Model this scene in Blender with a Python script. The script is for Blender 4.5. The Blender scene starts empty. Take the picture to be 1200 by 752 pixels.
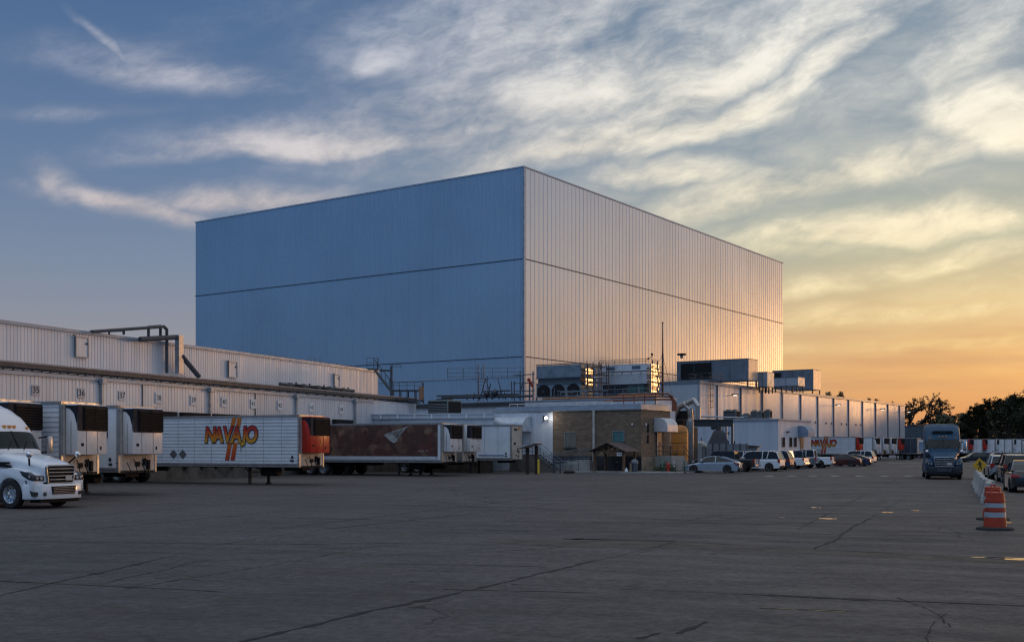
import bpy, bmesh, math, random
from mathutils import Vector, Matrix
R = math.radians
C = bpy.context.scene.collection
scene = bpy.context.scene
random.seed(7)

# ------------------------------------------------------------ camera, sky, sun, exposure
EYE = 2.16; F = 1318.0; HZ = 525.0
cam_d = bpy.data.cameras.new('camera'); cam = bpy.data.objects.new('camera', cam_d); C.objects.link(cam)
cam.location = (0, 0, EYE); cam.rotation_euler = (R(90), 0, 0)
cam_d.sensor_fit = 'HORIZONTAL'; cam_d.sensor_width = 36; cam_d.lens = F/1200*36
cam_d.shift_y = 149/1200.0; cam_d.clip_end = 6000; cam_d.clip_start = 0.1
scene.camera = cam
vs = scene.view_settings
vs.view_transform = 'Standard'; vs.look = 'None'; vs.exposure = 0.0; vs.gamma = 1.0; vs.use_curve_mapping = False

scene.cycles.use_denoising = True; scene.cycles.denoiser = 'OPENIMAGEDENOISE'; scene.cycles.denoising_input_passes = 'RGB_ALBEDO_NORMAL'; scene.cycles.denoising_prefilter = 'NONE'; scene.cycles.filter_width = 1.25
SUN_AZ, SUN_EL = 47.0, 3.0          # degrees clockwise from the view axis (+Y), and above the horizon
sd = bpy.data.lights.new('sun', 'SUN'); so = bpy.data.objects.new('sun', sd); C.objects.link(so)
sd.energy = 0.27; sd.angle = R(7); sd.color = (1.0, 0.50, 0.19)
sv = Vector((math.sin(R(SUN_AZ))*math.cos(R(SUN_EL)), math.cos(R(SUN_AZ))*math.cos(R(SUN_EL)), math.sin(R(SUN_EL))))
so.rotation_euler = sv.to_track_quat('Z', 'Y').to_euler(); so.location = (60, 20, 40)

def lin(c):
    return tuple(((v/255)/12.92 if v/255 <= .04045 else ((v/255+.055)/1.055)**2.4) for v in c)

class NT:
    """little expression builder for shader math"""
    def __init__(s, tree): s.t = tree
    def node(s, typ, **kw):
        n = s.t.nodes.new(typ)
        for k, v in kw.items(): setattr(n, k, v)
        return n
    def link(s, a, b): s.t.links.new(a, b)
    def put(s, sock, v):
        if hasattr(v, 'is_output'): s.link(v, sock)
        else:
            try: sock.default_value = v
            except Exception: sock.default_value = tuple(v)+(1,)
    def m(s, op, a, b=0.0, c=0.0, clamp=False):
        n = s.node('ShaderNodeMath', operation=op, use_clamp=clamp)
        s.put(n.inputs[0], a); s.put(n.inputs[1], b); s.put(n.inputs[2], c); return n.outputs[0]
    def add(s, a, b): return s.m('ADD', a, b)
    def sub(s, a, b): return s.m('SUBTRACT', a, b)
    def mul(s, a, b): return s.m('MULTIPLY', a, b)
    def sstep(s, v, lo, hi, a=0.0, b=1.0, kind='SMOOTHSTEP'):
        n = s.node('ShaderNodeMapRange', interpolation_type=kind)
        s.put(n.inputs[0], v); n.inputs[1].default_value = lo; n.inputs[2].default_value = hi
        n.inputs[3].default_value = a; n.inputs[4].default_value = b; return n.outputs[0]
    def ramp(s, fac, stops, interp='LINEAR'):
        n = s.node('ShaderNodeValToRGB'); n.color_ramp.interpolation = interp
        e = n.color_ramp.elements
        while len(e) < len(stops): e.new(0.5)
        for el, (p, c) in zip(e, stops): el.position = p; el.color = tuple(c)+(1,)
        s.put(n.inputs[0], fac); return n.outputs[0]
    def mix(s, f, a, b, blend='MIX'):
        n = s.node('ShaderNodeMix', data_type='RGBA', blend_type=blend)
        s.put(n.inputs[0], f); s.put(n.inputs[6], a if hasattr(a, 'is_output') else tuple(a)+(1,))
        s.put(n.inputs[7], b if hasattr(b, 'is_output') else tuple(b)+(1,)); return n.outputs[2]
    def comb(s, x, y, z=0.0):
        n = s.node('ShaderNodeCombineXYZ'); s.put(n.inputs[0], x); s.put(n.inputs[1], y); s.put(n.inputs[2], z); return n.outputs[0]
    def noise(s, vec, scale, detail=4, rough=.55, dist=0.0, out=0):
        n = s.node('ShaderNodeTexNoise'); s.put(n.inputs['Vector'], vec)
        n.inputs['Scale'].default_value = scale; n.inputs['Detail'].default_value = detail
        n.inputs['Roughness'].default_value = rough; n.inputs['Distortion'].default_value = dist
        return n.outputs[out]

world = bpy.data.worlds.new('World'); scene.world = world; world.use_nodes = True
wt = world.node_tree; wt.nodes.clear(); w = NT(wt)
tc = w.node('ShaderNodeTexCoord'); sep = w.node('ShaderNodeSeparateXYZ'); w.link(tc.outputs['Generated'], sep.inputs[0])
dx, dy, dz = sep.outputs
az = w.m('DEGREES', w.m('ARCTAN2', dx, dy)); el = w.m('DEGREES', w.m('ARCSINE', dz))
elc = w.m('MAXIMUM', el, 0.0)
ef = w.m('SQRT', w.mul(elc, 1/90.0))                       # finer steps near the horizon
def S(stops): return [(math.sqrt(e/90.0), lin(c)) for e, c in stops]
cool = w.ramp(ef, S([(0,(164,150,148)),(2.5,(156,148,152)),(5,(142,142,154)),(9,(118,134,160)),(14,(96,120,156)),(21,(72,102,144)),(28,(70,96,140)),(42,(160,166,180)),(90,(160,164,172))]))  # unseen overhead stops raised to add light on the ground
warm = w.ramp(ef, S([(0,(170,108,78)),(1.6,(206,142,98)),(4,(224,172,112)),(7,(210,184,138)),(10,(176,178,158)),(14,(144,158,166)),(19,(116,138,158)),(26,(100,124,152)),(42,(166,170,180)),(90,(160,164,172))]))
glow = w.ramp(ef, S([(0,(255,142,70)),(3,(250,166,100)),(6,(220,176,146)),(9,(200,182,176)),(15,(184,182,188)),(22,(156,162,178)),(42,(168,172,180)),(90,(160,164,172))]))
east = w.ramp(ef, S([(0,(66,104,144)),(5,(54,100,148)),(12,(46,94,146)),(22,(54,96,146)),(31,(158,190,234)),(45,(226,240,255)),(62,(216,226,242)),(90,(160,164,172))]))  # bright band behind the view added to light camera-facing walls
f1 = w.sstep(az, -17, 23); f2 = w.sstep(az, 30, 56)
base = w.mix(f1, cool, warm); base = w.mix(f2, base, glow)
glow2 = w.ramp(ef, S([(0,(222,152,112)),(2.5,(206,162,136)),(5,(184,164,158)),(9,(168,164,172)),(15,(160,164,178)),(22,(150,158,176)),(42,(168,172,180)),(90,(160,164,172))]))
base = w.mix(w.sstep(az, 53, 66), base, glow2)
lowband = w.mul(w.sstep(w.noise(w.comb(w.mul(az, .07), w.mul(el, .75)), 1.0, 6, .55), .46, .66), w.sstep(el, 7.5, 4.0))
base = w.mix(w.mul(lowband, .42), base, lin((184,132,108)))
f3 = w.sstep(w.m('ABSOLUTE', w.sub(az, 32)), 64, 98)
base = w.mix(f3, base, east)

# clouds: real directions (azimuth, elevation in degrees); streaks torn by warped noise
azel = w.comb(az, el, 0.0)
wn = w.node('ShaderNodeTexNoise'); w.link(azel, wn.inputs['Vector']); wn.inputs['Scale'].default_value = .22; wn.inputs['Detail'].default_value = 3
wv = w.node('ShaderNodeVectorMath', operation='MULTIPLY_ADD')
w.link(wn.outputs['Color'], wv.inputs[0]); wv.inputs[1].default_value = (3.0, 1.3, 0); wv.inputs[2].default_value = (-1.5, -.65, 0)
wa = w.node('ShaderNodeVectorMath', operation='ADD'); w.link(wv.outputs[0], wa.inputs[0]); w.link(azel, wa.inputs[1])
ws = w.node('ShaderNodeSeparateXYZ'); w.link(wa.outputs[0], ws.inputs[0]); A_, E_ = ws.outputs[0], ws.outputs[1]
blobs = [(130,50,52,6,-33,.62),(205,86,130,24,-3,.62),(290,60,110,22,-8,.26),(442,72,34,22,20,.62),(480,62,60,22,-6,.40),(330,165,130,20,7,.80),
 (500,140,190,26,9,.68),(55,212,26,18,-38,.66),(150,238,95,12,-9,.80),(290,236,120,15,5,.88),(60,128,120,10,6,.30),
 (700,105,320,70,12,.74),(890,72,210,26,22,1.0),(640,40,260,80,4,.66),(740,162,210,24,8,.95),(965,212,175,26,9,1.0),(790,205,110,20,-2,.7),(1000,120,170,50,10,.36),
 (1168,152,76,36,-14,1.1),(1150,50,90,70,30,.55),(1035,272,150,20,3,1.25),(1085,312,110,14,10,.9),(930,294,110,14,2,.8),(1195,250,24,9,10,.8),
 (1050,372,220,14,3,.62),(960,340,160,13,3,.62),(1010,410,260,9,1,.5),(620,185,120,10,3,.45),(380,20,160,14,-6,.16),(690,174,130,15,6,1.0),(850,138,110,18,20,1.05),(985,66,95,20,30,1.05),(400,172,190,17,6,.9),(560,152,140,14,6,.7),(1120,170,70,14,-8,.6)]
tot = None
for (px, py, a, b, rot, st) in blobs:
    x0 = math.degrees(math.atan((px-600)/F)); y0 = math.degrees(math.atan((HZ-py)/math.hypot(F, px-600)))
    a /= 23.0; b /= 23.0; c, s_ = math.cos(R(rot)), math.sin(R(rot))
    X = w.sub(A_, x0); Y = w.sub(E_, y0)
    u = w.add(w.mul(X, c/a), w.mul(Y, s_/a)); v = w.add(w.mul(X, -s_/b), w.mul(Y, c/b))
    if b > .55: v = w.m('MAXIMUM', w.mul(v, .82), w.mul(v, -1.55))      # feathered above, crisper below
    g = w.m('EXPONENT', w.mul(w.add(w.mul(u, u), w.mul(v, v)), -0.75))
    g = w.mul(g, st); tot = g if tot is None else w.m('MAXIMUM', tot, g)
def streak(rot, kx, ky, scale, detail, rough, dist):
    c, s_ = math.cos(R(rot)), math.sin(R(rot))
    U = w.add(w.mul(A_, c*kx), w.mul(E_, s_*kx)); V = w.add(w.mul(A_, -s_*ky), w.mul(E_, c*ky))
    return w.noise(w.comb(U, V), scale, detail, rough, dist)
n1 = streak(10, .42, 1.0, .34, 12, .62, .0); n2 = streak(24, .60, 1.4, 1.5, 10, .66, .0)
nn = w.add(w.mul(n1, .86), w.mul(n2, .14))
dens = w.add(w.mul(tot, .92), w.mul(w.sub(nn, .51), w.add(w.mul(tot, 2.5), .35)))
dens = w.sstep(dens, .05, 1.02)
veil = w.mul(w.sstep(w.noise(w.comb(w.mul(A_, .4), E_), .22, 7, .6), .44, .72), .42)
veil = w.mul(veil, w.sstep(az, -14, 12))
dens = w.m('MAXIMUM', dens, veil)
ccool = w.ramp(ef, S([(0,(170,158,160)),(8,(204,182,176)),(14,(216,208,208)),(21,(190,194,210)),(90,(120,130,160))]))
cwarm = w.ramp(ef, S([(0,(240,176,112)),(3,(240,190,128)),(5,(252,220,156)),(8,(255,236,190)),(12,(255,242,212)),(20,(250,246,236)),(90,(150,155,170))]))
fc = w.sstep(az, -14, 14); cc = w.mix(fc, ccool, cwarm)
shade = w.sstep(nn, .35, .68, .80, 1.06); 
sh = w.node('ShaderNodeVectorMath', operation='SCALE'); w.link(cc, sh.inputs[0]); w.link(shade, sh.inputs['Scale'])
dens = w.mul(dens, w.sstep(el, 0.5, 4.0)); dens = w.mul(dens, w.sub(1.0, w.mul(f3, .75)))
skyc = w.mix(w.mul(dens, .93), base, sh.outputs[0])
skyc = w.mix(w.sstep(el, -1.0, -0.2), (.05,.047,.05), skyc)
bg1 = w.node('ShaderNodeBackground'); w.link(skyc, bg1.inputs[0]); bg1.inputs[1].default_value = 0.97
sky = w.node('ShaderNodeTexSky', sky_type='NISHITA'); sky.sun_disc = False; sky.sun_elevation = R(SUN_EL); sky.sun_rotation = R(SUN_AZ)
sky.altitude = 20; sky.dust_density = 1.5
bg2 = w.node('ShaderNodeBackground'); w.link(sky.outputs[0], bg2.inputs[0]); bg2.inputs[1].default_value = 0.018
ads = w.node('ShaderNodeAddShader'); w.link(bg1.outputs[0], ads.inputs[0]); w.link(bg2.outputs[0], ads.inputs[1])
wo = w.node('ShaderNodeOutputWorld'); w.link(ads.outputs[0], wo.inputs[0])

# ------------------------------------------------------------ materials
MATS = {}
def mat(name, col, rough=.6, metal=0.0, var=.12, vscale=1.5, dirt=0.0, bump=0.0, bscale=20, coat=0.0, spec=.5):
    if name in MATS: return MATS[name]
    m = bpy.data.materials.new(name); m.use_nodes = True; t = m.node_tree; n = NT(t)
    b = t.nodes['Principled BSDF']; tcn = n.node('ShaderNodeTexCoord'); o = tcn.outputs['Object']
    f = n.noise(o, vscale, 5, .6)
    dark = tuple(c*(1-var*2.2) for c in col)
    c = n.mix(n.sstep(f, .38, .72), col, dark)
    if dirt > 0:
        mp = n.node('ShaderNodeMapping'); n.link(o, mp.inputs[0]); mp.inputs['Scale'].default_value = (2.2, 2.2, .28)
        f2 = n.noise(mp.outputs[0], 1.6, 6, .65)
        c = n.mix(n.mul(n.sstep(f2, .5, .78), dirt), c, (.12, .095, .075))
    n.put(b.inputs['Base Color'], c)
    fr = n.noise(o, vscale*3, 4, .6)
    n.put(b.inputs['Roughness'], n.sstep(fr, .3, .75, max(rough-.07, .02), min(rough+.1, 1)))
    b.inputs['Metallic'].default_value = metal; b.inputs['Coat Weight'].default_value = coat
    b.inputs['Specular IOR Level'].default_value = spec
    if bump > 0:
        bn = n.node('ShaderNodeBump'); bn.inputs['Strength'].default_value = bump; bn.inputs['Distance'].default_value = .02
        n.put(bn.inputs['Height'], n.noise(o, bscale, 5, .6)); n.link(bn.outputs[0], b.inputs['Normal'])
    MATS[name] = m; return m
def emit(name, col, strength):
    if name in MATS: return MATS[name]
    m = bpy.data.materials.new(name); m.use_nodes = True; b = m.node_tree.nodes['Principled BSDF']
    b.inputs['Base Color'].default_value = tuple(col)+(1,); b.inputs['Emission Color'].default_value = tuple(col)+(1,)
    b.inputs['Emission Strength'].default_value = strength; MATS[name] = m; return m
def glass(name, col=(.02,.025,.03), rough=.06):
    return mat(name, col, rough, 0, .05, 3, spec=.32)

def panel_mat(name, col, rough, metal, pitch=1.15, amp=.08, bumpy=True, st=1.0):
    """profiled sheet metal: each sheet a slightly different tone, faint streaks and oil-canning"""
    m = bpy.data.materials.new(name); m.use_nodes = True; t = m.node_tree; n = NT(t); b = t.nodes['Principled BSDF']
    o = n.node('ShaderNodeTexCoord').outputs['Object']; sp = n.node('ShaderNodeSeparateXYZ'); n.link(o, sp.inputs[0])
    s = n.add(sp.outputs[0], sp.outputs[1])
    cell = n.m('FLOOR', n.mul(s, 1/pitch))
    wnz = n.node('ShaderNodeTexWhiteNoise', noise_dimensions='1D'); n.put(wnz.inputs['W'], cell)
    k = n.sstep(wnz.outputs[0], 0, 1, 1-amp, 1+amp, 'LINEAR')
    mp = n.node('ShaderNodeMapping'); n.link(o, mp.inputs[0]); mp.inputs['Scale'].default_value = (1.6, 1.6, .09)
    k2 = n.sstep(n.noise(mp.outputs[0], 1.2, 6, .65), .35, .75, 1+.03*st, 1-.10*st)
    k3 = n.sstep(n.noise(o, .05, 4, .55), .35, .7, 1.04, .93)
    v = n.node('ShaderNodeVectorMath', operation='SCALE'); v.inputs[0].default_value = col; n.put(v.inputs['Scale'], n.mul(n.mul(k, k2), k3))
    n.link(v.outputs[0], b.inputs['Base Color']); b.inputs['Metallic'].default_value = metal
    n.put(b.inputs['Roughness'], n.sstep(n.noise(mp.outputs[0], 2, 4, .6), .3, .7, rough-.05, rough+.07))
    bn = n.node('ShaderNodeBump'); bn.inputs['Strength'].default_value = .35; bn.inputs['Distance'].default_value = .05
    n.put(bn.inputs['Height'], n.noise(o, .55, 3, .5))
    if bumpy: n.link(bn.outputs[0], b.inputs['Normal'])
    MATS[name] = m; return m

WHITE = mat('white_paint', (.78,.79,.81), .45, 0, .08, 1.2, dirt=.10)
CREAM = mat('dirty_cream_paint', (.62,.56,.48), .5, 0, .18, 1.5, dirt=.45)
GREY = mat('grey_paint', (.30,.32,.35), .5, 0, .1, 1.5, dirt=.15)
DKGREY = mat('dark_grey_metal', (.07,.075,.085), .5, .2, .15, 2)
BLACK = mat('black_plastic', (.018,.018,.02), .75, 0, .2, 4, spec=.2)
RUBBER = mat('tyre_rubber', (.022,.021,.021), .85, 0, .15, 6, bump=.3, bscale=60)
CHROME = mat('polished_aluminium', (.75,.76,.78), .22, .9, .08, 5)
STEEL = mat('galvanised_steel', (.42,.45,.48), .45, .6, .15, 2)
BLUSTEEL = mat('blue_grey_steel', (.13,.17,.22), .45, .3, .15, 2)
REDPIPE = mat('red_brown_pipe', (.26,.09,.05), .45, .3, .2, 2)
SILVERPIPE = mat('pipe_jacket', (.5,.48,.46), .3, .85, .1, 2)
GLASS = glass('dark_glass')
AMBER = mat('amber_lens', (.75,.28,.04), .25, 0, .05, 3)
REDLENS = mat('red_lens', (.35,.02,.015), .25, 0, .05, 3)
LAMPGLASS = mat('headlamp_lens', (.55,.58,.6), .12, .3, .1, 6)
CONC = mat('pale_concrete', (.34,.33,.31), .8, 0, .2, 1.0, dirt=.4, bump=.3)
DKCONC = mat('dock_concrete', (.13,.115,.10), .85, 0, .3, .8, dirt=.5, bump=.3)
WOOD = mat('stained_timber', (.17,.095,.055), .7, 0, .2, 3, bump=.2)
YELLOW = mat('yellow_paint', (.72,.50,.04), .5, 0, .15, 2)
ROOFM = mat('flat_roof_membrane', (.30,.31,.33), .8, 0, .15, .5)
BLUEROOF = mat('blue_grey_coping', (.34,.40,.48), .4, .3, .08, 1)

# ------------------------------------------------------------ mesh builder and naming helpers
class MB:
    def __init__(s): s.v = []; s.f = []; s.M = Matrix.Identity(4)
    def _a(s, vs, fs):
        k = len(s.v); s.v += [tuple(s.M @ Vector(p)) for p in vs]; s.f += [tuple(i+k for i in f) for f in fs]; return s
    def box(s, x0, x1, y0, y1, z0, z1):
        if x0 > x1: x0, x1 = x1, x0
        if y0 > y1: y0, y1 = y1, y0
        if z0 > z1: z0, z1 = z1, z0
        return s._a([(x0,y0,z0),(x1,y0,z0),(x1,y1,z0),(x0,y1,z0),(x0,y0,z1),(x1,y0,z1),(x1,y1,z1),(x0,y1,z1)],
            [(0,3,2,1),(4,5,6,7),(0,1,5,4),(1,2,6,5),(2,3,7,6),(3,0,4,7)])
    def cbox(s, x0, x1, y0, y1, z0, z1, c=.03):
        """box with chamfered edges"""
        bm = bmesh.new(); bmesh.ops.create_cube(bm, size=1)
        for v in bm.verts: v.co = Vector((x0+(x1-x0)*(v.co.x+.5), y0+(y1-y0)*(v.co.y+.5), z0+(z1-z0)*(v.co.z+.5)))
        bmesh.ops.bevel(bm, geom=bm.edges[:], offset=c, segments=2, affect='EDGES', profile=.5)
        return s.addbm(bm)
    def addbm(s, bm):
        bm.verts.index_update(); s._a([v.co.copy() for v in bm.verts], [tuple(v.index for v in f.verts) for f in bm.faces]); bm.free(); return s
    def prism(s, pts, a0, a1, plane='xz', bev=0):
        """polygon in a plane extruded along the third axis from a0 to a1"""
        def q(p, a): return {'xz': (p[0], a, p[1]), 'xy': (p[0], p[1], a), 'yz': (a, p[0], p[1])}[plane]
        n = len(pts); vs_ = [q(p, a0) for p in pts] + [q(p, a1) for p in pts]
        fs = [tuple(range(n-1, -1, -1)), tuple(range(n, 2*n))] + [(i, (i+1) % n, n+(i+1) % n, n+i) for i in range(n)]
        if not bev: return s._a(vs_, fs)
        bm = bmesh.new(); bv = [bm.verts.new(v) for v in vs_]
        for f in fs: bm.faces.new([bv[i] for i in f])
        bmesh.ops.recalc_face_normals(bm, faces=bm.faces[:])
        ed = [e for e in bm.edges if (e.verts[0].index if 0 else 1)]
        bmesh.ops.bevel(bm, geom=ed, offset=bev, segments=2, affect='EDGES', profile=.5, clamp_overlap=True)
        return s.addbm(bm)
    def cyl(s, p0, p1, r, n=10, r1=None):
        p0, p1 = Vector(p0), Vector(p1); d = (p1-p0)
        if d.length < 1e-6: return s
        d.normalize(); a = d.orthogonal().normalized(); b = d.cross(a); r1 = r if r1 is None else r1
        vs_ = [p0+(a*math.cos(2*math.pi*i/n)+b*math.sin(2*math.pi*i/n))*r for i in range(n)] + \
              [p1+(a*math.cos(2*math.pi*i/n)+b*math.sin(2*math.pi*i/n))*r1 for i in range(n)]
        fs = [tuple(range(n-1,-1,-1)), tuple(range(n, 2*n))] + [(i,(i+1)%n,n+(i+1)%n,n+i) for i in range(n)]
        return s._a(vs_, fs)
    def tube(s, pts, r, n=8):
        for a, b in zip(pts[:-1], pts[1:]): s.cyl(a, b, r, n)
        for p in pts[1:-1]: s.ball(p, r*1.02, 6, 5)
        return s
    def ball(s, c, r, n=10, m=7, sz=1.0):
        vs_ = []; fs = []
        for j in range(m+1):
            t = math.pi*j/m
            for i in range(n):
                p = 2*math.pi*i/n; vs_.append((c[0]+r*math.sin(t)*math.cos(p), c[1]+r*math.sin(t)*math.sin(p), c[2]+r*sz*math.cos(t)))
        for j in range(m):
            for i in range(n): fs.append((j*n+i, (j+1)*n+i, (j+1)*n+(i+1)%n, j*n+(i+1)%n))
        return s._a(vs_, fs)
    def lathe(s, prof, n=20, axis='z', c=(0,0,0)):
        """prof: (radius, height) along axis"""
        vs_ = []; fs = []; k = len(prof)
        for i in range(n):
            a = 2*math.pi*i/n; ca, sa = math.cos(a), math.sin(a)
            for r, h in prof:
                p = {'z': (r*ca, r*sa, h), 'y': (r*ca, h, r*sa), 'x': (h, r*ca, r*sa)}[axis]
                vs_.append((p[0]+c[0], p[1]+c[1], p[2]+c[2]))
        for i in range(n):
            for j in range(k-1):
                a, b = i*k+j, ((i+1)%n)*k+j; fs.append((a, b, b+1, a+1))
        return s._a(vs_, fs)
    def ribwall(s, p0, p1, z0, z1, pitch, rw, dep, back=.12):
        """sheet of profiled metal from p0 to p1, facing the right-hand side of that direction"""
        p0, p1 = Vector(p0), Vector(p1); L = (p1-p0).length; d = (p1-p0)/L; nrm = Vector((d.y, -d.x)); pr = [(0, 0)]
        k = max(1, int(round(L/pitch))); P = L/k
        for i in range(k):
            a = i*P+P*.5
            pr += [(a-rw/2-dep*.6, 0), (a-rw/2, dep), (a+rw/2, dep), (a+rw/2+dep*.6, 0)]
        pr.append((L, 0)); vs_ = []
        for t, o in pr:
            q = p0+d*t+nrm*o; vs_ += [(q.x, q.y, z0), (q.x, q.y, z1)]
        fs = [(2*i, 2*i+2, 2*i+3, 2*i+1) for i in range(len(pr)-1)]
        return s._a(vs_, fs)
    def build(s, name, m, parent=None, smooth=None):
        me = bpy.data.meshes.new(name); me.from_pydata(s.v, [], s.f); me.update()
        bm = bmesh.new(); bm.from_mesh(me); bmesh.ops.recalc_face_normals(bm, faces=bm.faces[:]) if len(s.f) < 60000 else None
        bm.to_mesh(me); bm.free()
        me.materials.append(m)
        if smooth is not None:
            me.polygons.foreach_set('use_smooth', [True]*len(me.polygons)); me.set_sharp_from_angle(angle=R(smooth))
        o = bpy.data.objects.new(name, me); C.objects.link(o)
        if parent is not None: o.parent = parent
        return o

def tag(o, label=None, cat=None, group=None, kind=None):
    if label: o['label'] = label
    if cat: o['category'] = cat
    if group: o['group'] = group
    if kind: o['kind'] = kind
    return o
def thing(name, label, cat, loc=(0,0,0), rz=0.0, group=None):
    o = bpy.data.objects.new(name, None); C.objects.link(o); o.location = loc; o.rotation_euler = (0, 0, R(rz)); o.empty_display_size = .3
    return tag(o, label, cat, group)
def kids(o): return [c for c in C.objects if c.parent == o]
def dup(root, loc, rz, label, group=None, mats=None):
    m = {}
    def cp(o, par):
        c = o.copy(); C.objects.link(c)
        if par is not None: c.parent = par
        for k in kids(o): cp(k, c)
        return c
    r = cp(root, None); r.location = loc; r.rotation_euler = (0, 0, R(rz)); r['label'] = label
    if group: r['group'] = group
    if mats:
        def rec(o):
            if o.type == 'MESH' and o.data.materials and o.data.materials[0].name in mats:
                o.data = o.data.copy(); o.data.materials[0] = mats[o.data.materials[0].name]
            for k in kids(o): rec(k)
        rec(r)
    return r
def W(px, z): return ((px-600)/F*z, z)
def Hh(py, z): return EYE+(HZ-py)*z/F
def G(px, py):
    z = EYE*F/(py-HZ); return W(px, z)
def text(s, size, m, parent, name, M, offset=0.0, depth=.004, shear=0.0, align='CENTER', sx=1.0):
    cu = bpy.data.curves.new('t', 'FONT'); cu.body = s; cu.size = size; cu.extrude = depth; cu.offset = offset; cu.shear = shear
    cu.align_x = align; cu.align_y = 'CENTER'; cu.resolution_u = 4
    o = bpy.data.objects.new('t', cu); C.objects.link(o); dg = bpy.context.evaluated_depsgraph_get(); dg.update()
    me = bpy.data.meshes.new_from_object(o.evaluated_get(dg)); bpy.data.objects.remove(o); bpy.data.curves.remove(cu)
    me.transform(M @ Matrix.Diagonal((sx, 1, 1, 1))); me.materials.clear(); me.materials.append(m)
    r = bpy.data.objects.new(name, me); C.objects.link(r)
    if parent is not None: r.parent = parent
    return r
def face_mx(pos, normal_deg):
    """text standing upright at pos, facing horizontal direction normal_deg (deg, local, 0=+x, 90=+y)"""
    return Matrix.Translation(pos) @ Matrix.Rotation(R(normal_deg+90), 4, 'Z') @ Matrix.Rotation(R(90), 4, 'X')
# ------------------------------------------------------------ ground
TH_D = math.degrees(math.atan(523/1318.0)); TH_T = math.degrees(math.atan(900/1318.0))
cD, sD = math.cos(R(TH_D)), math.sin(R(TH_D)); cT, sT = math.cos(R(TH_T)), math.sin(R(TH_T))

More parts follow.
